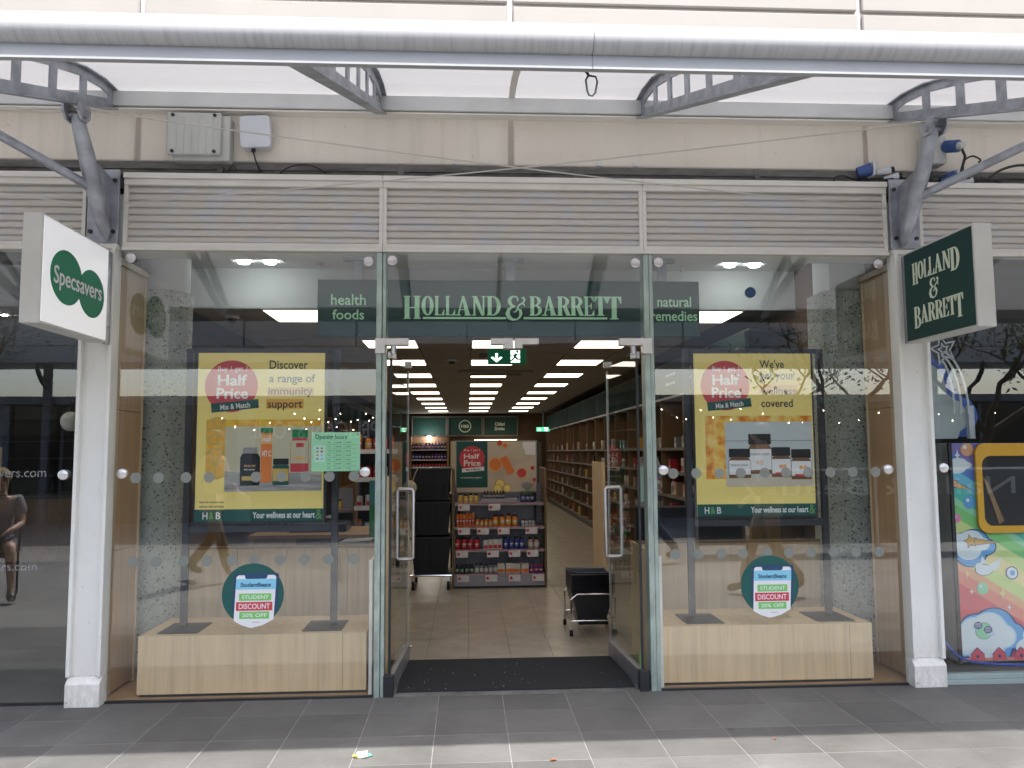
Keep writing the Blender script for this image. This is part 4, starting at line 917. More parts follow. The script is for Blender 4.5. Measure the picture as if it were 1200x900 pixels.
        jar(sh, px(.738), px(.880), pz_(.712), pz_(.460), 'print_red', 'print_lid', 'print_tan', yb, .2, .9, (.20, .74))
        MB().box(px(.782), px(.842), yb-.0014, yb-.0011, pz_(.565), pz_(.540)).build('printed_band', 'print_red', sh)
        MB().box(px(.770), px(.850), yb-.0014, yb-.0011, pz_(.640), pz_(.622)).build('printed_band', 'print_peach', sh)
        text('Search immunity', 'print_dark', sh, (px(.035), px(.225), pz_(.895), pz_(.878)), ('y', y1-.0004), .0002, .01)
        text('advice and articles', 'print_dark', sh, (px(.035), px(.225), pz_(.918), pz_(.902)), ('y', y1-.0004), .0002, .01)
    else:
        MB().box(px(.085), px(.99), y1-.0005, y1, pz_(.775), pz_(.388)).build('photo_panel', 'print_honey', sh)
        MB().box(px(.250), px(.99), y1-.0011, y1-.0006, pz_(.76), pz_(.425)).build('photo_panel', 'print_cool', sh)
        MB().box(px(.250), px(.99), y1-.0016, y1-.0012, pz_(.822), pz_(.755)).build('photo_table', 'print_lightwood', sh)
        MB().box(px(.250), px(.99), y1-.0014, y1-.0012, pz_(.545), pz_(.540)).build('photo_table', 'print_grey', sh)
        yb = y1-.0018
        jar(sh, px(.440), px(.640), pz_(.745), pz_(.500), 'print_brown', 'print_black', 'print_white', yb, .27, .95, (.10, .62))
        jar(sh, px(.272), px(.460), pz_(.770), pz_(.590), 'print_brown', 'print_black', 'print_white', yb-.0012, .30, .95, (.12, .60))
        jar(sh, px(.635), px(.800), pz_(.765), pz_(.582), 'print_brown', 'print_black', 'print_white', yb-.0012, .30, .95, (.12, .60))
        jar(sh, px(.800), px(.975), pz_(.780), pz_(.595), 'print_brown', 'print_black', 'print_white', yb-.0012, .30, .95, (.12, .60))
        text('40', 'print_peach', sh, (px(.500), px(.565), pz_(.690), pz_(.660)), ('y', yb-.0012), .0002, .0)
        text('MANUKA HONEY', 'print_dark', sh, (px(.460), px(.620), pz_(.632), pz_(.618)), ('y', yb-.0012), .0002, .0)
        text('MANUKA HONEY', 'print_dark', sh, (px(.290), px(.440), pz_(.698), pz_(.684)), ('y', yb-.0024), .0002, .0)
        text('70', 'print_peach', sh, (px(.335), px(.385), pz_(.745), pz_(.72)), ('y', yb-.0024), .0002, .0)
        for a1 in (.715, .745, .885, .92):
            MB().prism(circ(px(a1), pz_(.700 if a1 < .8 else .708), .014, n=12), yb-.0028-a1*.0004, yb-.0024).build('printed_comb', 'print_peach', sh)
        for a1 in (.665, .83): MB().box(px(a1), px(a1+.115), yb-.0026, yb-.0023, pz_(.748 if a1 < .8 else .758), pz_(.737 if a1 < .8 else .748)).build('printed_band', 'print_red', sh)
    MB().box(X0, X1, y1-.0006, y1, Z0, pz_(.928)).build('footer', 'print_green', sh)
    zf, zg = pz_(.985), pz_(.945)
    text('H', 'print_white', sh, (px(.062), px(.100), zf, zg), ('y', y1-.0008), .0003, .012)
    text('&', 'print_leafgreen', sh, (px(.112), px(.148), zf, zg), ('y', y1-.0008), .0003, .0)
    text('B', 'print_white', sh, (px(.165), px(.200), zf, zg), ('y', y1-.0008), .0003, .012)
    text('Your wellness at our heart', 'print_white', sh, (px(.45), px(.935), pz_(.982), pz_(.945)), ('y', y1-.0008), .0003, .022)
    text('&', 'print_leafgreen', sh, (px(.945), px(.99), pz_(.99), pz_(.935)), ('y', y1-.0008), .0002, -.01)
    return t
poster(-1, -1.727, -.921, 1.018, 2.098, .30, 'tall yellow poster stand about immunity support in the left window')
poster(1, 1.510, 2.308, 1.018, 2.095, .30, 'tall yellow poster stand with four honey jars in the right window')

# ------------------------------------------------------------------ display windows: plinths, back panels, columns
def plinth(x0, x1, lab, seam):
    t = thing('display_plinth', lab, 'plinth', ((x0+x1)/2, .35, 0), 'low oak display plinths')
    MB().box(x0, seam-.001, .085, .105, .02, .36).box(seam+.001, x1, .085, .105, .02, .36).build('front_board', 'oak', t, bevel=.001)
    MB().box(x0, x0+.02, .106, .62, .02, .342).build('side_board', 'oak', t); MB().box(x1-.02, x1, .106, .62, .02, .342).build('side_board', 'oak', t)
    MB().box(x0, x1, .106, .62, .343, .36).build('top_board', 'oak', t, bevel=.001)
    MB().box(x0+.01, x1-.01, .10, .12, 0, .02).build('kick_strip', 'dark_metal', t)
plinth(-1.968, -.612, 'low oak display plinth in the left window', -.755)
plinth(1.208, 2.545, 'low oak display plinth in the right window', 2.40)
for x0, x1, lab in ((-.592, -.574, 'upright oak return board with a pale edge left of the doorway'), (1.183, 1.2, 'upright oak return board with a pale edge right of the doorway')):
    t = thing('return_board', lab, 'panel', (x0, .1, 0), 'return boards beside the doorway')
    MB().box(x0, x1, .045, .90, .0, .80).build('board', 'oak', t); MB().box(x0-.001, x1+.001, .036, .0445, 0, .80).build('edging', 'cream_frame', t)
for x0, x1, lab, doors in ((-2.02, -.575, 'low oak back panel behind the left display plinth', (-1.62, -1.28, -.85)), (1.2, 2.62, 'low oak back panel behind the right display plinth', (1.62, 2.05))):
    t = thing('display_backdrop', lab, 'panel', ((x0+x1)/2, .92, 0), 'low oak panels behind the window displays')
    xs = [x0]+list(doors)+[x1]
    for a, b_ in zip(xs, xs[1:]): MB().box(a+.0015, b_-.0015, .90, .92, .26, .775).build('panel_board', 'oak', t, bevel=.001); MB().box(a+.0015, b_-.0015, .90, .92, .0, .257).build('panel_board', 'oak', t, bevel=.001)
    MB().box(x0, x1, .895, .96, .777, .792).build('top_trim', 'oak_dark', t)
    MB().box(x0, x1, .921, .935, .0, .776).build('backing', 'oak_dark', t)
# tall post of the oak partition seen past the open doors
o = box('partition_post', 'oak', None, -.535, -.505, .42, .85, 0, 1.29); tag(o, 'narrow upright oak board behind the left door upright', 'panel')
# side panels
for x0, x1, xb, lab in ((-2.165, -2.145, -2.20, 'oak side panel at the left end of the left window'), (2.775, 2.795, 2.82, 'oak side panel at the right end of the right window')):
    t = thing('side_panel', lab, 'panel', (x0, .25, 0), 'oak side panels of the window bays')
    for a, b_ in ((0.02, .86), (.863, 1.72), (1.723, 2.62)):
        MB().box(x0, x1, .02, .46, a, b_).build('panel_board', 'oak_side', t, bevel=.001)
    MB().box(min(x0, xb), max(x1, xb) if xb > 0 else x1+.004, .461, .49, 0, 2.62).build('edge_post', 'oak', t)
    MB().box(x0-.02, x1+.02, .02, .5, 2.62, 2.66).build('top_trim', 'oak_dark', t)
# painted name disc ghosts are reflections; columns next
t = thing('concrete_column', 'round speckled concrete column in the left window', 'column', (-2.135, .80, 0), 'speckled concrete columns inside the windows')
MB().tube([(-2.135, .80, 0), (-2.135, .80, 2.575)], .185, 40).build('shaft', 'aggregate', t, smooth=True)
MB().tube([(-2.135, .80, 2.577), (-2.135, .80, 2.95)], .165, 40).build('plaster_head', 'plaster', t, smooth=True)
t = thing('concrete_column', 'square edged speckled concrete column in the right window', 'column', (2.78, .80, 0), 'speckled concrete columns inside the windows')
oc = [(2.59, .70), (2.65, .63), (2.89, .63), (2.915, .66), (2.915, .97), (2.59, .97)]
MB().prism(oc, 0, 2.60, 'z').build('shaft', 'aggregate', t); MB().box(2.63, 2.90, .66, .94, 2.602, 2.95).build('plaster_head', 'plaster', t)
MB().box(-2.62, -2.0, 1.3, 1.34, 2.0, 2.95).build('x', 'plaster') if False else None
# twin lamps in the bay ceiling
for x, lab in ((-1.62, 'twin lamp fitting in the ceiling over the left window'), (2.2, 'twin lamp fitting in the ceiling over the right window')):
    t = thing('twin_spotlight', lab, 'ceiling light', (x, 1.25, 2.94), 'twin lamp fittings over the windows')
    MB().box(x-.20, x+.20, 1.18, 1.34, 2.935, 2.949).build('frame', 'white_plastic', t, bevel=.002)
    for s in (-1, 1): MB().lathe([(.042, -.022), (.05, -.002)], (x+s*.10, 1.26, 2.935), 16).build('lamp', 'down_light', t, smooth=True)
for x in (-1.16, 1.75):
    t = thing('sprinkler', 'small sprinkler head in the ceiling over the %s window' % ('left' if x < 0 else 'right'), 'sprinkler', (x, 1.4, 2.88), 'sprinkler heads')
    MB().lathe([(.006, -.05), (.012, -.045), (.012, -.02), (.03, 0)], (x, 1.4, 2.949), 10).build('head', 'brushed', t)
def dome(x, y, z, lab, r=.055):
    t = thing('dome_camera', lab, 'camera', (x, y, z-.05), 'dome cameras on ceilings')
    MB().lathe([(r, -.025), (r*1.15, -.012), (r*1.15, 0)], (x, y, z), 20).build('housing', 'white_plastic', t, smooth=True)
    MB().sphere((x, y, z-.025), (r*.78, r*.78, r*.7), 14, 8).build('dome', 'black_plastic', t, smooth=True)
dome(-2.0, 1.95, 2.62, 'white dome camera on the shop ceiling near the left column')
dome(-.19, 5.2, 2.62, 'dark dome camera on the shop ceiling left of the exit sign')
dome(2.0, 4.7, 2.62, 'dome camera on the shop ceiling above the right shelving', .05)

# ------------------------------------------------------------------ ceiling lights and services
pr = None
for j in range(10):
    y = 1.63+j*1.8
    for i in ((1, 2, 4, 6, 7) if j == 0 else (2, 4, 6)):
        x = cx0+i*cw; wd_ = .575
        row = {1: 'outer left', 2: 'left', 4: 'centre', 6: 'right', 7: 'outer right'}[i]
        lab = 'lit square ceiling panel in the %s row, %s' % (row, 'nearest the shop front' if j == 0 else 'number %s from the shop front' % ['', 'two', 'three', 'four', 'five', 'six', 'seven', 'eight', 'nine', 'ten'][j])
        if pr is None:
            pr = thing('ceiling_light', lab, 'ceiling light', (x, y, 2.61), 'lit square panels in the shop ceiling')
            MB().box(x+.004, x+.571, y+.004, y+.596, 2.616, 2.634).build('frame', 'white_plastic', pr); MB().box(x+.018, x+.557, y+.018, y+.582, 2.612, 2.6158).build('diffuser', 'panel_light', pr)
        else: dup(pr, (x, y, 2.61), lab)
t = thing('air_conditioner', 'ceiling air conditioning cassette with a dark slot inside the doorway', 'air conditioner', (.38, 7.2, 2.6), None)
MB().box(-.12, .96, 6.62, 7.10, 2.590, 2.62).build('casing', 'ceiling_tile', t, bevel=.004); MB().box(.05, .80, 6.68, 6.80, 2.584, 2.5895).build('slot', 'dark_metal', t); MB().box(.05, .80, 6.9, 7.02, 2.584, 2.5895).build('slot', 'dark_metal', t)
t = thing('ceiling_speaker', 'small ceiling grille beside the centre row of lights', 'speaker', (.2, 3.95, 2.6))
MB().box(.12, .66, 4.3, 4.85, 2.600, 2.62).build('frame', 'ceiling_tile', t)
for k in range(6): MB().box(.15, .63, 4.34+k*.085, 4.385+k*.085, 2.594, 2.5995).build('fin', 'ceiling_grid', t)
def exitsign(x0, x1, y, z0, z1, lab, detail=True):
    t = thing('exit_sign', lab, 'exit sign', ((x0+x1)/2, y, z0), 'green running man exit signs')
    MB().box(x0, x1, y, y+.03, z0, z1).build('panel', 'exit_green' if not detail else 'exit_panel', t, bevel=.002)
    MB().box((x0+x1)/2-.02, (x0+x1)/2+.02, y+.005, y+.025, z1, 2.62 if y > 1.6 else 2.95).build('hanger', 'galv', t)
    w, h = x1-x0, z1-z0; q = lambda u, v: (x0+u*w, z0+v*h); yy = y-.0015
    ar = MB(); ar.prism([q(.20, .70), q(.26, .70), q(.26, .34), q(.34, .48), q(.38, .42), q(.23, .12), q(.08, .42), q(.12, .48), q(.20, .34)], yy, y)
    ar.build('arrow', 'exit_white' if detail else 'exit_white', t)
    MB().box(x0+.60*w, x0+.84*w, yy, y, z0+.12*h, z0+.88*h).build('door_symbol', 'exit_white', t)
    mn = MB()
    for k, pl in enumerate(([q(.66, .56), q(.72, .72), q(.79, .66), q(.74, .48), q(.68, .42)], [q(.68, .46), q(.74, .50), q(.80, .36), q(.88, .34), q(.88, .27), q(.76, .27)], [q(.68, .46), q(.72, .40), q(.64, .20), q(.56, .16), q(.54, .22), q(.61, .28)], [q(.66, .60), q(.66, .54), q(.57, .50), q(.55, .56)], [q(.76, .70), q(.78, .62), q(.88, .58), q(.88, .64)], circ(x0+.77*w, z0+.80*h, .035*w, .08*h, 10))):
        mn.prism(pl, yy-.001-.0002*k, yy-.0003)
    mn.build('running_figure', 'exit_panel', t)
exitsign(.168, .475, 1.45, 2.150, 2.275, 'large green exit sign with a down arrow hanging at the middle of the doorway')
exitsign(1.98, 2.36, 17.9, 2.02, 2.14, 'small lit green exit sign at the back right of the shop', False)
exitsign(-2.05, -1.68, 17.9, 2.02, 2.14, 'small lit green exit sign at the back left of the shop', False)

# ------------------------------------------------------------------ products: one mesh each, reused
def bottle(r, h, body, cap, label=None, neck=.62, capr=None, caph=.18):
    n = 10; capr = capr or r*.62; hb = h*(1-caph)
    prof = [(r*.94, 0), (r, h*.03), (r, hb*.22), (r*1.004, hb*.221), (r*1.004, hb*.70), (r, hb*.701), (r, hb*.82), (r*neck, hb), (capr, hb+.0005), (capr, h)]
    m_ = MB().lathe(prof, (0, 0, 0), n, mr=[0, 0, 2 if label else 0, 2 if label else 0, 2 if label else 0, 0, 0, 1, 1])
    m_.box(-r*.62, r*.62, -r*1.03, -r*.80, hb*.44, hb*.60, 3); m_.box(-r*.5, r*.5, -r*1.035, -r*.80, hb*.30, hb*.34, 3)
    return m_.mesh('bottle', [body, cap, label or body, 'p_white' if body not in ('p_white',) else 'p_teal'], smooth=True)
def carton(w, d, h, body, lab): return MB().box(-w/2, w/2, -d/2, d/2, 0, h, 0).box(-w/2+.004, w/2-.004, -d/2-.0008, -d/2, h*.1, h*.45, 1).mesh('carton', [body, lab])
PR = dict(yel=(bottle(.026, .10, 'p_yellow', 'p_black', None, .6, .016), 'small yellow bottle with dark cap', 'bottle', .058),
 drop=(bottle(.014, .085, 'p_black', 'p_black', 'p_grey', .5, .008, .3), 'small black dropper bottle with grey label', 'bottle', .034),
 navy=(bottle(.024, .13, 'p_black', 'p_green', 'p_blue', .6, .017), 'dark bottle with blue label', 'bottle', .054),
 otube=(bottle(.0155, .14, 'p_orange', 'p_orange', 'p_red', .98, .0155, .12), 'slim orange tube', 'tube', .0335),
 osml=(bottle(.021, .092, 'p_orange', 'p_black', 'p_yellow', .7, .017), 'small orange bottle with black cap', 'bottle', .047),
 obig=(bottle(.031, .135, 'p_orange', 'p_black', 'p_yellow', .7, .024), 'large orange bottle with black cap', 'bottle', .069),
 wsml=(bottle(.017, .075, 'p_white', 'p_black', None, .7, .014), 'small white bottle with black cap', 'bottle', .038),
 red=(bottle(.03, .14, 'p_red', 'p_black', 'p_red', .7, .024), 'red bottle with black cap', 'bottle', .068),
 wbox=(carton(.048, .04, .10, 'p_white', 'p_red'), 'white carton with a red band', 'carton', .050),
 blu=(bottle(.026, .13, 'p_blue', 'p_black', 'p_blue', .7, .021), 'blue bottle with black cap', 'bottle', .058),
 bei=(bottle(.028, .12, 'p_beige', 'p_black', 'p_white', .7, .022), 'beige bottle with black cap', 'bottle', .064),
 blk=(bottle(.022, .10, 'p_black', 'p_black', 'p_green', .7, .018), 'black bottle with green label', 'bottle', .050),
 gry=(bottle(.022, .105, 'p_grey', 'p_black', 'p_white', .7, .018), 'grey bottle with white label', 'bottle', .050),
 wbig=(carton(.078, .05, .105, 'p_white', 'p_orange'), 'wide white carton with an orange band', 'carton', .083),
 brd=(bottle(.022, .085, 'p_blue', 'p_red', 'p_red', .7, .02), 'blue and red bottle', 'bottle', .050))
def ORD(k, n):
    return 'left' if n == 2 and k == 0 else 'right' if n == 2 else 'leftmost' if k == 0 else 'rightmost' if k == n-1 else ['second', 'third', 'fourth', 'fifth', 'sixth'][k-1]
def put(kind, x, y, z, where, grp, which=''):
    me, lab, cat, pitch = PR[kind]
    o = link(cat, me, None, (x, y, z)); o.rotation_euler = (0, 0, random.uniform(-.35, .35)); k_ = random.uniform(.93, 1.05); o.scale = (1, 1, k_); tag(o, (which+' '+lab+' '+where).strip(), cat, grp); return pitch

# ------------------------------------------------------------------ promotion display
def gondola(x0, x1, y, lab, poster_on=True):
    t = thing('promotion_display', lab, 'display shelf', ((x0+x1)/2, y, 0), 'double sided promotion displays')
    w = x1-x0
    MB().box(x0-.028, x0-.006, y, y+.62, 0, 1.27).build('side_board', 'oak_shelf', t, bevel=.002); MB().box(x1+.006, x1+.028, y, y+.62, 0, 1.27).build('side_board', 'oak_shelf', t, bevel=.002)
    MB().box(x0, x1, y+.30, y+.33, 0, 1.1).build('back_board', 'shelf_grey', t)
    MB().box(x0-.004, x1+.004, y+.02, y+.6, .0, .028).build('base', 'dark_metal', t)
    MB().box(x0, x1, y+.012, y+.3, .03, .135).build('plinth_panel', 'shelf_grey', t)
    zs = [.16, .415, .655, .905]
    for i, z in enumerate(zs):
        dy = .0 if i < 3 else .03
        s_ = MB().box(x0, x1, y+dy, y+.30, z-.030, z-.006).build('shelf', 'shelf_grey', t, bevel=.002)
        MB().box(x0, x1, y+dy-.004, y+dy+.004, z-.010, z-.001).build('red_edge', 'shelf_strip', s_)
        for k, u in enumerate([(.03, .34, .60, .86), (.02, .36, .60, .80), (.04, .25, .48, .79), (.04, .38)][i] if poster_on else (.05, .4, .7)):
            tk = MB().box(x0+u*w, x0+u*w+.125, y+dy-.016, y+dy-.013, z-.082, z-.012).build('price_ticket', 'p_ticket', s_)
            MB().prism(circ(x0+u*w+.022, z-.046, .014, n=10), y+dy-.0175, y+dy-.016).build('ticket_mark', 'print_red', tk) if False else None
            MB().prism(circ(x0+u*w+.024, z-.046, .016, n=10), y+dy-.0180, y+dy-.0162).build('ticket_mark', 'print_red', t)
    for k in range(22): MB().box(x1-.012, x1-.004, y+.285, y+.295, .10+k*.045, .115+k*.045).build('shelf_slot', 'dark_metal', t) if poster_on else None
    return t, zs
gx0, gx1, gy = -.135, .825, 3.72
t, zs = gondola(gx0, gx1, gy, 'promotion display with four shelves of bottles and a half price board facing the door')
pb = MB().box(-.125, .775, gy+.21, gy+.225, .998, 1.575).build('poster_board', 'p_grey', t)
MB().box(-.112, .762, gy+.2085, gy+.2098, 1.012, 1.562).build('poster_photo', 'print_fruit', pb)
MB().box(-.112, .225, gy+.207, gy+.2083, 1.06, 1.562).build('poster_offer', 'print_green', pb)
MB().prism(circ(.055, 1.375, .140, n=28), gy+.2055, gy+.2068).build('offer_circle', 'print_red', pb)
yp = gy+.2050
text('Buy 1 get 1', 'print_white', pb, (-.03, .14, 1.455, 1.478), ('y', yp), .0003, .01); text('Half', 'print_white', pb, (-.035, .135, 1.375, 1.43), ('y', yp), .0003, .02); text('Price', 'print_white', pb, (-.035, .15, 1.295, 1.36), ('y', yp), .0003, .02)
MB().prism([(-.055, 1.225), (.190, 1.245), (.188, 1.288), (-.057, 1.268)], yp-.0008, yp-.0002).build('banner', 'print_white', pb)
text('Mix & Match', 'print_dark', pb, (-.01, .145, 1.246, 1.268), ('y', yp-.001), .0003, .01, rot=radians(4))
text('on immunity support', 'print_white', pb, (-.07, .165, 1.155, 1.178), ('y', yp+.0015), .0003, .01)
PCN = [0]
def pc(cx, cz, rx, rz, mat, k=0, n=18): PCN[0] += 1; MB().prism(circ(cx, cz, rx, rz, n), yp-.0001*PCN[0], yp+.0015).build('printed_fruit', mat, pb)
for cx, cz, r_, a_, b_ in ((.31, 1.31, .082, 'print_peach', 'print_tube'), (.60, 1.215, .062, 'print_peach', 'print_red'), (.36, 1.10, .055, 'print_gold', 'print_yellow'), (.335, 1.045, .05, 'print_gold', 'print_yellow'), (.44, 1.05, .045, 'print_gold', 'print_yellow'), (.53, 1.50, .06, 'print_lightwood', 'print_lightwood'), (.57, 1.43, .075, 'print_tan', 'print_tan'), (.72, 1.27, .022, 'print_red', 'print_red'), (.74, 1.14, .02, 'print_red', 'print_red'), (.36, 1.545, .035, 'print_peach', 'print_red'), (.42, 1.52, .03, 'print_peach', 'print_tube')):
    pc(cx, cz, r_, r_, a_, 0); pc(cx, cz, r_*.80, r_*.80, b_, 1)
MB().prism(rotp(rrect(.40, .485, 1.20, 1.40, .02), .44, 1.30, radians(28)), yp-.0030, yp+.001).build('printed_bottle', 'print_tube', pb)
MB().prism(rotp(rrect(.42, .465, 1.40, 1.46, .01), .44, 1.30, radians(28)), yp-.0031, yp+.001).build('printed_bottle', 'print_tan', pb)
MB().box(.615, .755, gy+.2066, gy+.2080, 1.415, 1.555).build('code_panel', 'print_white', pb)
for k in range(5): MB().prism(rotp(circ(.66, 1.075, .016, .05, 12), .66, 1.03, radians(-44+22*k)), yp-.0034-k*.0002, yp+.0010).build('printed_leaf', 'print_grey', pb)
for sx in (-.10, .74): MB().box(sx, sx+.02, gy+.225, gy+.26, .6, 1.55).build('board_stay', 'dark_metal', t)
MB().box(.16, .54, gy+.05, gy+.17, .908, .945).build('tray', 'shelf_grey', t)
GP = 'bottles and cartons on the promotion display'
def row(items, z, yy, lab, zoff=0):
    for kind, n, xs in items:
        x = xs
        for k in range(n): x += put(kind, x, yy+random.uniform(-.004, .004), z+zoff, lab, GP, ORD(k, n))
row([('yel', 4, -.075)], .900, gy+.09, 'on the display top shelf')
row([('drop', 7, .19)], .9455, gy+.10, 'on the display tray')
row([('navy', 3, .60)], .900, gy+.10, 'on the display top shelf')
L2 = 'on the display second shelf'
row([('otube', 6, -.10), ('osml', 4, .11), ('obig', 4, .305), ('wsml', 4, .60)], .650, gy+.06, L2)
row([('red', 4, -.10), ('wbox', 4, .20), ('blu', 4, .41), ('bei', 2, .68)], .410, gy+.06, 'on the display third shelf')
row([('blk', 4, -.105), ('gry', 5, .10), ('wbig', 4, .365), ('brd', 3, .69)], .155, gy+.06, 'on the display bottom shelf')
# a second one deeper in, seen through the left window
t, zs = gondola(-2.0, -1.1, 2.9, 'promotion display behind the till, seen through the left window', False)
for z, kinds in ((.900, ('obig', 'red', 'yel')), (.650, ('obig', 'wbig', 'red')), (.41, ('osml', 'blu', 'wbox')), (.155, ('gry', 'wbig', 'brd'))):
    x = -1.95
    for k in kinds:
        for n_ in range(4): x += put(k, x, 2.96, z, 'on till display shelf %s' % {.9: 'one', .65: 'two', .41: 'three', .155: 'four'}[z], 'goods on the display by the till', ORD(n_, 4))
o = box('oak_end_board', 'oak', None, 1.315, 1.35, 2.9, 3.5, 0, 1.34); tag(o, 'tall oak end board standing just left of the open right door', 'panel')

# ------------------------------------------------------------------ stacked totes on a trolley, basket stack
t = thing('tote_trolley', 'chrome trolley on black castors carrying a tall stack of totes', 'trolley', (-.39, 3.9, 0))
x0, x1, y0, y1 = -.60, -.17, 3.66, 4.25
fr = MB(); zt_ = .155
fr.tube([(x0, y0, zt_), (x1, y0, zt_), (x1, y1, zt_), (x0, y1, zt_), (x0, y0, zt_)], .011, 8)
fr.build('frame', 'chrome', t)
MB().box(x0+.01, x1-.01, y0+.01, y1-.01, .150, .158).build('deck', 'steel', t)
MB().tube([(x1-.01, y1, zt_), (x1-.01, y1, 1.0), (x1-.01, y1-.25, 1.0)], .012, 8).build('push_bar', 'chrome', t)
for cx in (x0+.03, x1-.03):
    for cy in (y0+.03, y1-.03):
        c = MB().box(cx-.018, cx+.018, cy-.02, cy+.02, .075, .15).build('castor_fork', 'chrome', t)
        MB().tube([(cx-.014, cy, .052), (cx+.014, cy, .052)], .05, 14).build('castor_wheel', 'rubber', c, smooth=True)
for k, (za, zb2) in enumerate(((.17, .56), (.575, .93), (.94, 1.285))):
    tt = thing('storage_tote', ['bottom black storage tote on the trolley', 'middle black storage tote of the stack on the trolley', 'top black storage tote of the stack on the trolley'][k], 'tote', (-.385, 3.9, za), 'black storage totes stacked on the trolley')
    fl_ = .015
    MB().add([(x0+.04, y0+.03, za), (x1-.04, y0+.03, za), (x1-.04, y1-.03, za), (x0+.04, y1-.03, za), (x0+.01, y0, zb2-.03), (x1-.01, y0, zb2-.03), (x1-.01, y1, zb2-.03), (x0+.01, y1, zb2-.03)], [(0, 3, 2, 1), (4, 5, 6, 7), (0, 1, 5, 4), (1, 2, 6, 5), (2, 3, 7, 6), (3, 0, 4, 7)]).build('body', 'tote', tt)
    MB().box(x0, x1, y0-.008, y1+.008, zb2-.03, zb2-.004).build('lid_rim', 'tote', tt, bevel=.004)
    for q_ in range(5): MB().box(x0+.07+q_*.07, x0+.075+q_*.07, y0+.0, y0+.012, za+.06, zb2-.04).build('rib', 'tote', tt)
bag = thing('cloth_bag', 'pale cloth bag hanging on the tote stack beside the left door handle', 'bag', (-.64, 3.72, .9))
MB().sphere((-.60, 3.60, 1.08), (.075, .05, .075), 14, 9).build('bag_body', 'bag_cloth', bag, smooth=True)
MB().tube([(-.62, 3.62, 1.05), (-.61, 3.60, .9), (-.585, 3.61, .7), (-.57, 3.63, .58)], [.035, .03, .022, .012], 10).build('hanging_cloth', 'bag_cloth', bag, smooth=True)
MB().tube([(-.58, 3.62, 1.12), (-.55, 3.645, 1.22), (-.52, 3.652, 1.285)], .006, 6).build('strap', 'bag_cloth', bag)
t = thing('basket_stand', 'chrome wire stand on small black castors holding the shopping baskets', 'basket stand', (.98, 1.6, 0))
bx0, bx1, by0, by1 = .815, 1.165, 1.46, 1.88
fs = MB()
for y_ in (by0, by1):
    fs.tube([(bx0, y_, .05), (bx0, y_, .285), (bx0+.05, y_, .325), (bx1-.05, y_, .325), (bx1, y_, .285), (bx1, y_, .05)], .008, 8)
    fs.tube([(bx0, y_, .12), (bx1, y_, .12)], .007, 8)
for x_ in (bx0, bx1): fs.tube([(x_, by0, .12), (x_, by1, .12)], .007, 8)
fs.build('wire_frame', 'chrome', t)
for x_ in (bx0, bx1):
    for y_ in (by0, by1): MB().tube([(x_-.012, y_, .026), (x_+.012, y_, .026)], .025, 12).build('castor', 'rubber', t, smooth=True)
def bask(z): 
    m = MB(); a, b_, c, d = .835, 1.145, 1.475, 1.86
    o_ = [(a-.012, c-.012), (b_+.012, c-.012), (b_+.012, d+.012), (a-.012, d+.012)]; i_ = [(a+.05, c+.05), (b_-.05, c+.05), (b_-.05, d-.05), (a+.05, d-.05)]
    v = [(x, y, z+.27) for x, y in o_]+[(x, y, z) for x, y in i_]+[(x+(.01 if x < 1 else -.01), y+(.01 if y < 1.6 else -.01), z+.262) for x, y in o_]+[(x+(.008 if x < 1 else -.008), y, z+.01) for x, y in i_]
    f = []
    for k in range(4):
        j = (k+1) % 4; f += [(k, j, 4+j, 4+k), (8+k, 12+k, 12+j, 8+j), (k, 8+k, 8+j, j)]
    f += [(4, 5, 6, 7), (12, 15, 14, 13)]
    return m.add(v, f)
NB = 9
for k in range(NB):
    tt = thing('shopping_basket', ['lowest', 'second', 'third', 'fourth', 'fifth', 'sixth', 'seventh', 'eighth', 'topmost'][k]+' black shopping basket nested in the chrome stand', 'basket', (.99, 1.67, .05+k*.014), 'black shopping baskets nested in a stack')
    z = .075+k*.0165
    bask(z).build('tub', 'black_plastic', tt)
    MB().ring([(.815, z+.262), (1.165, z+.262), (1.165, z+.271), (.815, z+.271)], [(.823, z+.264), (1.157, z+.264), (1.157, z+.269), (.823, z+.269)], 1.446, 1.462).build('rim', 'black_plastic', tt)
    if k == NB-1: MB().tube([(.84, 1.67, z+.26), (.86, 1.5, z+.275), (1.12, 1.5, z+.275), (1.14, 1.67, z+.26)], .008, 8).build('handle', 'black_plastic', tt)

# ------------------------------------------------------------------ shelving along the right wall
t = thing('wall_shelving', 'long oak pigeonhole shelving with dark header panels along the right wall', 'shelving', (2.5, 10, 0))
XS = 2.33; y_end = 18.6; nb = 17
MB().box(XS+.02, 2.75, 1.6, y_end, 0, .10).build('base', 'dark_metal', t)
MB().box(2.70, 2.755, 1.6, y_end, .1, 2.05).build('back_board', 'oak_dark', t)
for k in range(nb+1): MB().box(XS, 2.70, 1.6+k-.012, 1.6+k+.012, .10, 2.04).build('divider', 'oak_shelf', t)
for z in (.11, .38, .65, .92, 1.19, 1.46): MB().box(XS+.01, 2.70, 1.6, y_end, z, z+.02).build('shelf', 'oak_shelf', t); MB().box(XS+.001, XS+.009, 1.6, y_end, z-.01, z+.024).build('price_strip', 'wall_grey', t)
MB().box(XS-.02, 2.75, 1.6, y_end, 2.041, 2.065).build('cornice', 'steel', t)
for k in range(nb): MB().box(XS+.0, XS+.03, 1.6+k+.015, 2.6+k-.015, 2.07, 2.45).build('header_panel', 'header_green', t)
for k in range(3):
    y_ = 2.1+k*1.0
    for j in range(2): MB().box(XS-.004, XS-.0005, y_-.22, y_+.22, 2.30-j*.10, 2.33-j*.10).build('header_print', 'shelf_grey', t)
MB().box(XS+.03, 2.75, 1.6, y_end, 2.45, 2.47).build('header_top', 'dark_metal', t)
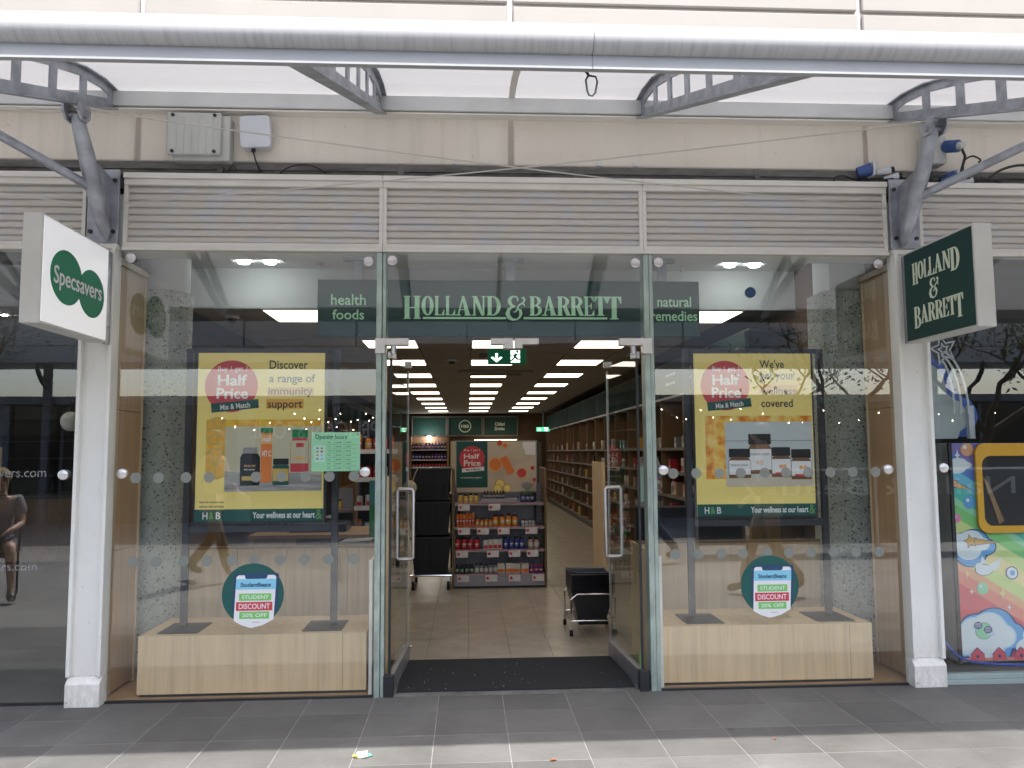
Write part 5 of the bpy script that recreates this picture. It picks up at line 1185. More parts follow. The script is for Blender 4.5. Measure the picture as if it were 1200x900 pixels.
kinds = [carton(.09, .10, .15, c, l) for c, l in (('p_white', 'p_red'), ('p_beige', 'p_white'), ('p_green', 'p_white'), ('p_white', 'p_blue'), ('p_purple', 'p_white'), ('p_red', 'p_white'), ('p_grey', 'p_white'), ('p_white', 'p_green'), ('p_teal', 'p_white'), ('p_black', 'p_beige'), ('p_white', 'p_grey'), ('p_yellow', 'p_white'))]
kinds += [bottle(.035, .17, 'p_white', 'p_red', 'p_beige'), bottle(.035, .15, 'p_beige', 'p_black', 'p_white')]
cnt = 0; extra = MB()
for k in range(nb):
    for zi, z in enumerate((.13, .40, .67, .94, 1.21, 1.48)):
        for j in range(3 if k < 6 else 1):
            if random.random() < .22: continue
            y_ = 1.6+k+.2+j*.28+random.uniform(-.05, .05)+(0 if k < 6 else .25)
            if cnt < 190 and k < 14:
                me = random.choice(kinds); o = link('carton' if 'carton' in me.name else 'bottle', me, None, (XS+.08, y_, z)); o.rotation_euler = (0, 0, -pi/2)
                s_ = random.uniform(.8, 1.15); o.scale = (s_, 1, s_)
                col_ = me.materials[0].name.replace('p_', ''); tag(o, '%s small %s %s, shelf %s, bay %s of the right wall shelving' % (['nearest', 'middle', 'farthest'][j], col_, 'carton' if 'carton' in me.name else 'bottle', ['one', 'two', 'three', 'four', 'five', 'six'][zi], ['one', 'two', 'three', 'four', 'five', 'six', 'seven', 'eight', 'nine', 'ten', 'eleven', 'twelve', 'thirteen', 'fourteen'][k]), 'carton' if 'carton' in me.name else 'bottle', 'goods on the right wall shelving'); cnt += 1
            else: extra.box(XS+.04, XS+.13, y_-.05, y_+.05, z, z+random.uniform(.1, .17))
o = extra.build('packaged_goods', 'p_beige'); tag(o, 'small packaged goods on the far bays of the right shelving', 'goods', kind='stuff')
# left wall: dark shelving
t = thing('wall_shelving', 'dark shelving along the left wall of the shop', 'shelving', (-2.5, 10, 0))
MB().box(-2.615, -2.58, 2.6, 18.6, 0, 2.05).build('back_board', 'wall_dark', t)
for k in range(17): MB().box(-2.58, -2.25, 2.6+k-.012, 2.6+k+.012, .1, 2.04).build('divider', 'oak_dark', t)
for z in (.11, .45, .8, 1.15, 1.5, 1.85): MB().box(-2.58, -2.26, 2.6, 18.6, z, z+.02).build('shelf', 'oak_dark', t)
for k in range(16): MB().box(-2.58, -2.55, 2.62+k, 3.58+k, 2.07, 2.45).build('header_panel', 'header_green', t)

# ------------------------------------------------------------------ back wall of the shop
t = thing('back_wall_signs', 'row of three dark green panels across the back of the shop', 'sign', (-.06, 19.9, 1.95))
for a, b_ in ((-1.70, -.62), (-.60, .48), (.50, 1.58)):
    MB().ring([(a, 1.93), (b_, 1.93), (b_, 2.55), (a, 2.55)], [(a+.035, 1.965), (b_-.035, 1.965), (b_-.035, 2.515), (a+.035, 2.515)], 19.84, 19.95).build('frame', 'wall_grey', t)
    MB().box(a+.035, b_-.035, 19.88, 19.93, 1.966, 2.514).build('panel', 'sign_green', t)
MB().ring(circ(-.06, 2.24, .19, n=24), circ(-.06, 2.24, .165, n=24), 19.87, 19.879).build('logo_ring', 'cream_letter', t)
text('H&B', 'cream_letter', t, (-.18, .06, 2.19, 2.29), ('y', 19.875), .002, .02)
text('Chilled', 'cream_letter', t, (.86, 1.16, 2.25, 2.36), ('y', 19.875), .002, .02); text('Drinks', 'cream_letter', t, (.86, 1.16, 2.11, 2.21), ('y', 19.875), .002, .02)
t = thing('drinks_cabinet', 'open cabinet of dark purple products under a spotlight at the back of the shop', 'cabinet', (-1.15, 19.3, 0))
MB().box(-1.78, -1.66, 19.2, 19.98, 0, 1.92).box(-.60, -.54, 19.2, 19.98, 0, 1.92).build('side_board', 'oak_dark', t); MB().box(-1.66, -.6, 19.7, 19.8, 0, 1.92).build('back_board', 'wall_brown', t)
for z in (.3, .6, .9, 1.2, 1.5): s_ = MB().box(-1.66, -.6, 19.3, 19.7, z, z+.03).build('shelf', 'p_ticket', t)
MB().sphere((-1.15, 19.55, 1.88), .06, 8, 6).build('spotlight', 'spot_light', t)
pg = [bottle(.045, .2, c, 'p_black', 'p_purple') for c in ('p_purple', 'p_blue', 'p_black', 'p_red')]
for zi, z in enumerate((.93, 1.23, 1.53)):
    for j in range(11):
        o = link('bottle', pg[(j//3+zi) % 3 if zi else 3], None, (-1.61+j*.095, 19.4, z)); tag(o, '%s dark bottle from the left, %s shelf of the back cabinet' % (['first', 'second', 'third', 'fourth', 'fifth', 'sixth', 'seventh', 'eighth', 'ninth', 'tenth', 'last'][j], ['lower', 'middle', 'top'][zi]), 'bottle', 'dark bottles in the back cabinet')
t = thing('cream_door', 'pale cream panel between the cabinet and the chilled cabinets', 'door', (-.17, 19.5, 0))
MB().box(-.50, .18, 19.5, 19.56, 0, 1.78).build('panel', 'print_tan', t); text('Qualified to Advise', 'print_dark', t, (-.35, -.02, 1.55, 1.64), ('y', 19.499), .002)
t = thing('chilled_cabinet', 'tall chilled cabinet with a lit cream header at the back', 'fridge', (.85, 19.3, 0))
MB().box(.22, 1.50, 19.35, 19.95, 0, 1.66).build('body', 'wall_grey', t); MB().box(.22, 1.50, 19.3, 19.36, 1.67, 1.82).build('lit_header', 'fridge_light', t)
for a in (.30, .90): MB().box(a, a+.52, 19.33, 19.348, .2, 1.60).build('door', 'opposite_glass', t); text('Chilled', 'print_dark', t, (a+.1, a+.4, 1.71, 1.78), ('y', 19.299), .001)
t = thing('back_doorway', 'back right shop doorway, its dark interior drawn as a black sheet', 'doorway', (2.0, 19.9, 0))
MB().box(1.78, 2.20, 19.90, 19.98, 0, 1.72).build('opening', 'black_paint', t); MB().box(2.20, 2.30, 19.88, 19.99, 0, 1.74).box(1.74, 2.2, 19.88, 19.99, 1.72, 1.76).build('frame', 'wall_grey', t)  # black sheet stands in for the shade inside the doorway

# till counter behind the left back panel
t = thing('till_counter', 'oak till counter behind the left window', 'counter', (-1.1, 1.6, 0))
MB().box(-1.60, -.62, 1.35, 1.95, 0, .80).build('body', 'oak_dark', t); MB().box(-1.66, -.58, 1.30, 2.0, .802, .828).build('top', 'oak_side', t); MB().box(-1.30, -.75, 1.33, 1.349, .72, .79).build('slot', 'black_paint', t)
t = thing('till_screen', 'black till screen and printer on the oak counter behind the left window', 'till', (-1.2, 1.7, .83))
MB().box(-1.40, -.95, 1.5, 1.8, .829, .90).build('printer', 'black_plastic', t, bevel=.01); MB().box(-1.45, -1.05, 1.66, 1.70, .95, 1.25).build('screen', 'black_plastic', t, bevel=.005); MB().box(-1.27, -1.23, 1.68, 1.72, .90, .96).build('stem', 'dark_metal', t)
o = MB().add([(-.92, 1.02, .80), (-.70, 1.02, .81), (-.69, 1.16, .815), (-.90, 1.16, .805), (-.92, 1.02, .806), (-.70, 1.02, .816), (-.69, 1.16, .821), (-.90, 1.16, .811)], [(0, 3, 2, 1), (4, 5, 6, 7), (0, 1, 5, 4), (1, 2, 6, 5), (2, 3, 7, 6), (3, 0, 4, 7)]).build('leaflet', 'p_white'); tag(o, 'folded white leaflet lying on the back panel in the left window', 'leaflet')
t = thing('product_shelf', 'dark shelves of orange and red packs seen behind the opening hours sheet', 'shelf', (-.8, 2.6, 0))
MB().box(-1.0, -.62, 2.55, 2.6, .4, 1.75).build('back_board', 'black_paint', t)
for z in (.7, .95, 1.2, 1.45): MB().box(-1.0, -.62, 2.3, 2.55, z, z+.02).build('shelf', 'oak_dark', t); MB().box(-1.0, -.62, 2.294, 2.299, z-.01, z+.03).build('price_strip', 'p_ticket', t)
for z in (.72, .97, 1.22, 1.47):
    for j in range(5):
        kk = random.choice(['obig', 'red', 'wbox', 'brd', 'otube']); put(kk, -.96+j*.072, 2.38, z, 'on shelf %s behind the opening hours sheet' % {.72: 'four', .97: 'three', 1.22: 'two', 1.47: 'one'}[z], 'packs on the dark shelves behind the sheet', ORD(j, 5))
t = thing('green_panel', 'mint green and white standing panel left of the door upright', 'panel', (-.7, 1.2, .8))
MB().box(-.735, -.62, 1.2, 1.22, .80, 1.06).build('green_half', 'p_green', t); MB().box(-.735, -.62, 1.2, 1.22, 1.062, 1.24).build('white_half', 'p_teal', t)
# dark counter behind the right back panel, tablet frame
t = thing('display_counter', 'dark display counter behind the right window', 'counter', (1.95, 1.7, 0))
MB().box(1.35, 2.2, 1.45, 1.55, 0, .98).build('body', 'black_paint', t); MB().box(1.33, 2.22, 1.40, 1.60, .982, 1.0).build('top', 'dark_metal', t)
t = thing('leaflet_holder', 'small steel framed notice standing left of the right poster', 'notice', (1.49, 1.4, 1.0))
MB().ring([(1.34, 1.04), (1.50, 1.04), (1.50, 1.34), (1.34, 1.34)], [(1.352, 1.052), (1.488, 1.052), (1.488, 1.328), (1.352, 1.328)], 1.35, 1.365).build('frame', 'steel', t); MB().box(1.353, 1.487, 1.356, 1.36, 1.053, 1.327).build('sheet', 'print_palemint', t)
MB().box(1.415, 1.425, 1.36, 1.37, 1.0, 1.04).build('stem', 'steel', t)
o = MB().add([(-.945, .895, .545), (-.905, .80, .57), (-.905, .80, .765), (-.945, .895, .74), (-.943, .8965, .545), (-.9035, .802, .57), (-.9035, .802, .765), (-.943, .8965, .74)], [(0, 1, 2, 3), (4, 7, 6, 5), (0, 4, 5, 1), (1, 5, 6, 2), (2, 6, 7, 3), (3, 7, 4, 0)]).build('paper_card', 'paper'); tag(o, 'white card sticking out from the oak back panel in the left window', 'card')

# ------------------------------------------------------------------ neighbour on the left
struct('optician_floor', MB().box(-8.8, -2.701, .0, 9, -.03, -.001).box(-2.70, -2.362, .0, 1.05, -.03, -.001), 'specs_floor')
struct('optician_wall', MB().box(-8.8, -2.71, 8.6, 8.75, 0, 3.1), 'wall_grey')
struct('window_bay_floor', MB().box(-2.3, -.60, .022, .9, -.02, .002).box(1.205, 2.9, .022, .9, -.02, .002), 'oak_side')
oc_ = struct('optician_ceiling', MB().box(-8.8, -2.71, .05, 8.6, 2.635, 2.9), 'ceiling_grid')
tl = MB().box(.006, .594, .006, .594, 2.62, 2.634).mesh('ceiling_tile', 'specs_ceiling')
for i in range(9):
    for j in range(14): link('ceiling_tile', tl, oc_, (-8.12+i*.6, .15+j*.6, 0))
def pane(x0, x1, lab, bolts, zb=.012):
    t = thing('shop_window', lab, 'window', ((x0+x1)/2, 0, 0), 'glazed bays of the shopfront')
    MB().box(x0, x1, 0, .012, zb, 2.688).build('glass_pane', 'pane_glass', t)
    MB().box(x0, x1, -.006, .02, -.004, .011).build('bottom_channel', 'dark_metal', t)
    for x, z in bolts: fixing(t, x, z)
    return t
t = pane(-4.4, -2.314, 'glazed shop window at far left with faint web address lettering', [(-2.395, 1.33)])
text('www.specsavers.com', 'etched', t, (-3.15, -2.50, 1.30, 1.355), ('y', -.0008), .0003); text('www.specsavers.com', 'etched', t, (-3.18, -2.53, .755, .805), ('y', -.0008), .0003)
for n_, (x, y, r_) in enumerate(((-3.6, 2.2, .03), (-3.1, 2.9, .03), (-3.85, 1.9, .03), (-4.3, 4.4, .03), (-3.5, 4.4, .03), (-4.8, 6.6, .03), (-3.9, 6.8, .03))):
    tt = thing('spotlight', 'small recessed ceiling spotlight behind the far left window, %s from the street' % ['second', 'third', 'nearest', 'fourth leftmost', 'fourth rightmost', 'sixth', 'farthest'][n_], 'ceiling light', (x, y, 2.61), 'recessed spotlights behind the far left window')
    MB().lathe([(r_, -.006), (r_*1.25, 0)], (x, y, 2.619), 12).build('rim', 'white_plastic', tt); MB().lathe([(r_*.8, -.009), (r_*.8, -.006)], (x, y, 2.619), 12).build('lamp', 'spot_light', tt)
dome(-3.75, 2.75, 2.62, 'smoke detector dome on the ceiling behind the far left window'); dome(-4.4, 5.2, 2.62, 'second smaller dome on the ceiling behind the far left window', .06)
t = thing('bulkhead', 'grey slatted bulkhead at the back of the left neighbouring shop', 'bulkhead', (-5, 7.6, 1.95))
for k in range(6): MB().box(-8.7, -2.9, 7.9, 7.95, 2.0+k*.1, 2.09+k*.1).build('slat', 'wall_grey', t)
t = thing('reception_desk', 'curved dark wood reception desk inside the left neighbouring shop', 'desk', (-5.6, 6.3, 0))
ar = [(-5.75+ .9*cos(radians(a)), 6.9+.75*sin(radians(a))) for a in range(200, 345, 10)]
MB().prism(ar+[(-4.9, 7.3), (-6.6, 7.3)], .04, .86, 'z').build('front', 'desk_wood', t); MB().prism([(x*1.0, y-.05) for x, y in ar]+[(-4.85, 7.32), (-6.65, 7.32)], .862, .90, 'z').build('top', 'wall_grey', t)
t = thing('frame_display', 'dark shelving unit at the back of the left neighbouring shop', 'shelving', (-6, 8.2, 0))
MB().box(-8.0, -5.2, 8.3, 8.55, 0, 1.75).build('back_board', 'wall_dark', t)
for k in range(6): MB().box(-8.0, -5.2, 8.1, 8.3, .3+k*.27, .32+k*.27).build('shelf', 'wall_grey', t)
for k in range(5): MB().box(-8.0+k*.69, -7.97+k*.69, 8.1, 8.3, 0, 1.75).build('divider', 'wall_dark', t)
t = thing('globe_lamp', 'pale globe wall lamp beside the left post', 'lamp', (-3.42, 2.2, 1.68))
MB().sphere((-3.42, 2.2, 1.735), .085, 20, 12).build('globe', 'globe', t, smooth=True); MB().tube([(-3.42, 2.2, 1.8), (-3.42, 2.2, 2.62)], .006, 6).build('cord', 'cable_black', t)
t = thing('standing_mirror', 'pale rounded display panel at the left edge of the picture', 'panel', (-3.35, .6, .3))
MB().prism(rrect(-3.75, -3.19, .22, 1.28, .09), .6, .63).build('panel', 'wifi_white', t, bevel=.003); MB().prism(rotp(circ(-3.36, .78, .16, .30, 24), -3.36, .78, .2), .594, .599).build('dark_shape', 'print_black', t)
MB().prism(circ(-3.25, .68, .035, n=14), .589, .5935).build('spot', 'print_orange', t)
t = thing('picture_frame', 'wooden picture frame near the left edge of the picture', 'frame', (-3.9, 2.4, 1.2))
MB().ring([(-4.45, 1.13), (-4.11, 1.13), (-4.11, 1.52), (-4.45, 1.52)], [(-4.41, 1.17), (-4.15, 1.17), (-4.15, 1.48), (-4.41, 1.48)], 2.4, 2.43).build('frame', 'oak', t); MB().box(-4.42, -4.14, 2.42, 2.428, 1.16, 1.49).build('picture', 'wall_dark', t)
MB().box(-4.3, -4.26, 2.43, 2.46, 0, 1.2).build('stand', 'dark_metal', t)

# ------------------------------------------------------------------ neighbour on the right with the grab machine
struct('arcade_floor', MB().box(3.03, 9.3, .0, 9, -.03, -.001), 'specs_floor')
struct('arcade_wall', MB().box(3.03, 9.3, 6.6, 6.75, 0, 3.1), 'wall_dark'); struct('arcade_ceiling', MB().box(3.03, 9.3, .05, 6.6, 2.75, 2.9), 'wall_grey')
t = pane(2.928, 5.3, 'glazed shop window at far right in front of the grab machine', [(2.995+.01, 1.33)], .06)
MB().box(2.93, 5.3, -.03, .05, .0, .028).build('sill', 'sill', t, bevel=.002); MB().box(2.93, 5.3, -.015, .045, .029, .058).build('sill', 'sill', t, bevel=.002)
mx0, my, mz0, mz1 = 3.265, .34, .035, 1.487
G_ = thing('grab_machine', 'colourful grab machine with rainbow, cloud and star artwork behind the right glass', 'arcade machine', (3.9, .8, 0))
MB().box(mx0, 4.9, my+.006, 1.35, mz0, mz1).build('cabinet', 'machine_side', G_, bevel=.004)
for cx in (3.36, 4.8): MB().box(cx-.05, cx+.05, .45, .55, 0, mz0-.001).build('foot', 'dark_metal', G_)
MB().box(mx0-.006, mx0+.016, my-.006, my+.012, mz0-.01, mz1+.004).build('corner_trim', 'black_paint', G_)
for zc in (1.42, 1.37, 1.32, 1.27, 1.22, .98, .93, .88, .62, .57, .52, .47, .42):
    for yc in (.55, .78): MB().box(mx0-.003, mx0+.002, yc, yc+.10, zc, zc+.010).build('vent_slot', 'black_paint', G_)
MB().box(mx0-.003, mx0+.002, .62, .80, .30, .36).build('rating_plate', 'print_yellow', G_); MB().box(mx0-.003, mx0+.002, .62, .80, .20, .26).build('socket_plate', 'black_paint', G_)
# artwork layers on the front panel; (u, v) from the photograph's crop, in metres on the panel
YA = my
art = MB().box(mx0+.016, 4.85, YA, YA+.0055, mz0+.01, mz1).build('art_panel', 'a_sky', G_)
def A_(poly, mat, k, name='printed_shape'):
    poly = [(min(max(x, mx0+.017), 4.849), min(max(z, mz0+.011), mz1-.001)) for x, z in poly]
    MB().prism(poly, YA-.0006*k-.0004, YA-.0006*k+.0001).build(name, mat, art)
s0 = -.62  # slope of the rainbow bands
bands = [(2.6, 1.42, 'a_purple'), (1.42, 1.318, 'a_blue'), (1.318, 1.217, 'a_sky'), (1.217, 1.127, 'a_teal'), (1.127, 1.076, 'a_mint'), (1.076, .992, 'a_green'), (.992, .902, 'a_lime'), (.902, .80, 'a_yellow'), (.80, .705, 'a_lime'), (.705, .643, 'a_orange'), (.643, .559, 'a_coral'), (.559, .03, 'a_red')]
xl, xr = mx0+.017, 4.849
for za, zb2, mm in bands:
    # clip to the panel rectangle
    def clip(poly, lo, hi):
        def cut(ps, inside, inter):
            out = []
            for i in range(len(ps)):
                a, b_ = ps[i], ps[(i+1) % len(ps)]
                if inside(a): out.append(a)
                if inside(a) != inside(b_): out.append(inter(a, b_))
            return out
        def iz(zc): return lambda a, b_: (a[0]+(b_[0]-a[0])*(zc-a[1])/(b_[1]-a[1]), zc)
        ps = cut(poly, lambda p: p[1] <= hi, iz(hi)); return cut(ps, lambda p: p[1] >= lo, iz(lo)) if ps else ps
    pl = clip([(xl, za), (xr, za+s0*(xr-xl)), (xr, zb2+s0*(xr-xl)), (xl, zb2)], mz0+.011, mz1-.001)
    if len(pl) > 2: MB().prism(pl, YA-.0008, YA-.0001).build('rainbow_band', mm, art)
def cloud(cx, cz, w, h, mat, k, rim=None, lobes=((-.36, -.05, .2), (-.17, .12, .24), (.08, .16, .27), (.30, .04, .22), (0, -.1, .3))):
    def outline(gr):
        n = 40; pts = []
        for i in range(n):
            a = 2*pi*i/n; r_ = 0
            for lx, lz, lr in lobes:
                # support distance of each lobe along the ray
                dx, dz = cos(a), sin(a); b_ = lx*dx+lz*1.6*dz; c_ = lx*lx+(lz*1.6)**2-(lr+gr)**2; dd = b_*b_-c_
                if dd > 0: r_ = max(r_, b_+math.sqrt(dd))
            pts.append((cx+r_*cos(a)*w, cz+r_*sin(a)*h/.9))
        return pts
    if rim: A_(outline(.03), rim, k-.5)
    A_(outline(0), mat, k)
K = .005628
def U(u, v): return ((1080+u/3.75-547)*K, 1.45-(400+v/3.75-529.6)*K)
def D(u, v): return ((1080+u/4.09-547)*K, 1.45-(600+v/4.09-529.6)*K)
ku, kd = K/3.75, K/4.09
def star(c, r, k, mat='a_gold', rot=.2, tail=None):
    cx, cz = c
    if tail: A_([(cx-.01, cz+r*.6), (tail[0], tail[1]), (cx-.005, cz-r*.7)], 'a_ink', k-.9); A_([(cx-.01, cz+r*.5), (tail[0]-.012, tail[1]), (cx-.005, cz-r*.6)], 'a_gold', k-.5)
    for f, mm, dk in ((1.14, 'a_ink', -.2), (1, mat, 0)):
        A_([(cx+f*(r if i % 2 == 0 else r*.5)*cos(rot+pi/2+i*pi/5), cz+f*(r if i % 2 == 0 else r*.5)*sin(rot+pi/2+i*pi/5)) for i in range(10)], mm, k+dk)
def spark(c, w, h, k=6, mat='a_yellow'):
    cx, cz = c; A_([(cx, cz+h), (cx+w*.3, cz+h*.2), (cx+w, cz), (cx+w*.3, cz-h*.2), (cx, cz-h), (cx-w*.3, cz-h*.2), (cx-w, cz), (cx-w*.3, cz+h*.2)], mat, k)
def ball(c, r, mat): A_(circ(c[0], c[1], r, n=22), mat, 7); A_(circ(c[0]-r*.3, c[1]+r*.35, r*.3, n=10), 'a_white', 8)
ball(U(155, 493), 14*ku, 'a_pink'); ball(U(258, 490), 30*ku, 'a_orange'); ball(U(258, 727), 29*ku, 'a_ball'); ball(U(193, 797), 20*ku, 'a_pink'); ball(D(323, 390), 29*kd, 'a_mint')
spark(U(212, 515), 13*ku, 30*ku, mat='a_white'); spark(D(250, 320), 10*kd, 22*kd); spark(D(423, 415), 15*kd, 32*kd); spark(D(268, 405), 13*kd, 15*kd, mat='a_white'); spark(D(453, 483), 13*kd, 16*kd, mat='a_white')
c = U(205, 565); cloud(c[0], c[1], 135*ku, 62*ku, 'a_white', 3, 'a_cloud')
c = D(275, 195); cloud(c[0], c[1]-.01, 240*kd, 160*kd, 'a_ball', 3, 'a_ink'); cloud(c[0]-.015, c[1]+.012, 210*kd, 130*kd, 'a_white', 4)
c = D(345, 635); cloud(c[0], c[1], 350*kd, 250*kd, 'a_ball', 3, 'a_ink'); cloud(c[0]-.03, c[1], 290*kd, 215*kd, 'a_white', 4, 'a_cloud')
c = D(620, 660); cloud(c[0], c[1], 260*kd, 190*kd, 'a_white', 3.2, 'a_ink')
star(U(185, 643), 27*ku, 6, 'a_orange', .2, U(275, 670)); star(D(275, 163), 32*kd, 6, 'a_gold', .2, D(430, 170))
# plain white bird
def pl_(F, pts, mm, k, nm): A_([F(*p) for p in pts], mm, k, nm)
for f, mm, dk in ((1.08, 'a_ink', -.4), (1, 'a_white', 0)):
    c = D(335, 302); A_(circ(c[0], c[1], 42*kd*f, 25*kd*f, 20), mm, 7+dk, 'printed_bird'); c = D(312, 285); A_(circ(c[0], c[1], 20*kd*f, 20*kd*f, 16), mm, 7.2+dk, 'printed_bird')
pl_(D, [(318, 275), (328, 232), (352, 268)], 'a_white', 7.5, 'printed_bird'); pl_(D, [(352, 300), (362, 275), (388, 265), (425, 242), (415, 285), (385, 308)], 'a_white', 7.6, 'printed_bird'); pl_(D, [(293, 288), (283, 284), (295, 280)], 'a_orange', 8, 'printed_bird')
# small ringed planet with dark glasses
c = D(318, 592); A_(circ(c[0], c[1], 43*kd, 40*kd, 24), 'a_ink', 6.8, 'printed_planet'); A_(circ(c[0], c[1], 41*kd, 38*kd, 24), 'a_mint', 7, 'printed_planet'); A_(rotp(circ(c[0], c[1], 62*kd, 10*kd, 24), c[0], c[1], -.35), 'a_cloud', 7.5, 'printed_planet'); A_(circ(c[0]-.003, c[1]+.012, 34*kd, 24*kd, 20), 'a_mint', 7.8, 'printed_planet')
for u, v in ((290, 566), (338, 587)):
    cx, cz = D(u, v); A_(circ(cx, cz, 21*kd, 18*kd, 18), 'a_ink', 8.5, 'printed_glasses')
    for dz in (-.011, -.003, .005, .012): A_([(cx-.020, cz+dz+.0025), (cx+.020, cz+dz+.0025), (cx+.020, cz+dz), (cx-.020, cz+dz)], 'a_white', 9, 'printed_glasses')
pl_(D, [(200, 718), (900, 718), (900, 735), (200, 735)], 'a_coral', 9, 'printed_rail')
for k in range(8):
    u = 248+k*109
    pl_(D, [(u-2, 752), (u-2, 700), (u+31, 668), (u+66, 700), (u+66, 752)], 'a_ink', 9.3, 'printed_fence_pale'); pl_(D, [(u, 751), (u, 702), (u+31, 672), (u+64, 702), (u+64, 751)], 'a_red', 9.5, 'printed_fence_pale')
    cx, cz = D(u+32, 712); A_(circ(cx, cz, 8*kd, n=10), 'a_ink', 10)
fo = rrect(3.428, 4.70, .885, mz1-.002, .07); fi = rrect(3.470, 4.66, .932, 1.40, .06)
MB().ring(fo, fi, YA-.030, YA-.008).build('window_frame', 'a_amber', G_, smooth=False)
MB().prism(fi, YA-.012, YA-.0085).build('window_pane', 'black_plastic', G_)
MB().prism([U(320, 610), U(345, 640), U(410, 810), U(385, 825)], YA-.016, YA-.0125).build('pane_reflection_strut', 'oak_dark', G_)
c = D(475, 318); A_(circ(c[0], c[1], 32*kd, n=20), 'a_ink', 9); A_(circ(c[0], c[1], 27*kd, n=20), 'a_white', 9.5); A_(circ(c[0]+.003, c[1], 13*kd, n=16), 'a_ball', 10)
# cloud shaped topper with a star
top = [(2.99, 1.52), (3.03, 1.95), (3.02, 2.04), (3.05, 2.12), (3.12, 2.16), (3.19, 2.13), (3.22, 2.06), (3.29, 2.03), (3.345, 1.97), (3.36, 1.90), (3.37, 1.84), (3.41, 1.80), (3.46, 1.78), (3.50, 1.72), (3.515, 1.66), (3.49, 1.60), (3.45, 1.57), (3.43, 1.52)]
MB().prism(top, .50, .56).build('topper_board', 'topper_face', G_)
ed = top[2:-1]; MB().prism([(x+.115, z+.015) for x, z in top[3:]]+[(3.2, 1.52)], .565, .70).build('topper_edge', 'topper_edge', G_)
MB().prism([(3.13, 1.52), (3.19, 1.86), (3.22, 1.52)], .49, .499).build('topper_brace', 'wifi_white', G_)
so = [(3.325+(.105 if i % 2 == 0 else .05)*cos(.25+pi/2+i*pi/5), 2.14+(.12 if i % 2 == 0 else .055)*sin(.25+pi/2+i*pi/5)) for i in range(10)]
si = [(3.325+(p[0]-3.325)*.78, 2.14+(p[1]-2.14)*.78) for p in so]; si2 = [(3.325+(p[0]-3.325)*.45, 2.14+(p[1]-2.14)*.45) for p in so]; si3 = [(3.325+(p[0]-3.325)*.28, 2.14+(p[1]-2.14)*.28) for p in so]
st_ = MB(); st_.ring(so, si, .44, .446); st_.ring(si2, si3, .44, .446)
for r_ in (.10, .15, .20):
    pa = [(3.29+r_*sin(a), 1.72+(.30+r_*.6)*cos(a)) for a in [radians(12+k*9) for k in range(10)]]
    for p, q in zip(pa, pa[1:]): st_.add([(p[0], .44, p[1]), (q[0], .44, q[1]), (q[0]-.014, .44, q[1]-.006), (p[0]-.014, .44, p[1]-.006), (p[0], .445, p[1]), (q[0], .445, q[1]), (q[0]-.014, .445, q[1]-.006), (p[0]-.014, .445, p[1]-.006)], [(0, 1, 2, 3), (4, 7, 6, 5), (0, 4, 5, 1), (1, 5, 6, 2), (2, 6, 7, 3), (3, 7, 4, 0)])
st_.build('shooting_star', 'acrylic', G_)
MB().box(3.5, 3.54, .47, .50, 1.52, 1.75).build('star_stay', 'acrylic', G_)
cable('power_cable', [(3.02, .28, .45), (3.03, .25, .32), (3.12, .20, .16), (3.22, .18, .09), (3.45, .14, .07), (3.8, .12, .072), (4.3, .14, .07)], .008, 'cable_blue', 'blue cable trailing along the sill below the grab machine')
# ------------------------------------------------------------------ litter on the pavement
t = thing('litter_wrapper', 'crumpled white, green and yellow wrapper on the sunlit paving', 'litter', (-.50, -.95, 0))
for k, (dx, dy, s_, mm) in enumerate(((0, 0, .030, 'paper'), (.03, .01, .022, 'litter_green'), (-.03, -.005, .02, 'litter_yellow'), (.012, -.012, .018, 'paper'))):
    vs = [(-.50+dx+random.uniform(-s_, s_), -.95+dy+random.uniform(-s_, s_)*.7, random.uniform(.002, s_*.9)) for _ in range(9)]
    bm = bmesh.new(); [bm.verts.new((v[0]+.5, v[1]+.95, v[2])) for v in vs]; bmesh.ops.convex_hull(bm, input=bm.verts); me = bpy.data.meshes.new('scrap'); bm.to_mesh(me); bm.free(); me.materials.append(mt(mm)); link('scrap', me, t)
def leaf(x, y, s_, lab):
    vs = [(0, 0, .004), (.5, .35, .22), (1, 0, .05), (.55, -.35, .3), (.2, .25, .1), (.2, -.25, .15)]
    me = bpy.data.meshes.new('dry_leaf'); v2 = [(x+a*s_, y+b_*s_, c*s_+.001) for a, b_, c in vs]; v3 = [(a, b_, c+.0012) for a, b_, c in v2]
    me.from_pydata(v2+v3, [], [(0, 5, 3, 2, 1, 4), (6, 10, 7, 8, 9, 11)]+[(a, b_, b_+6, a+6) for a, b_ in ((0, 5), (5, 3), (3, 2), (2, 1), (1, 4), (4, 0))]); me.materials.append(mt('leaf_litter')); o = link('dry_leaf', me); tag(o, lab, 'leaf')
leaf(.385, -1.06, .035, 'curled orange brown leaf on the sunlit paving before the doors'); leaf(1.53, -.86, .022, 'tiny pale leaf on the paving in front of the right window'); leaf(-2.3, -.93, .02, 'tiny dark red leaf on the paving at lower left')

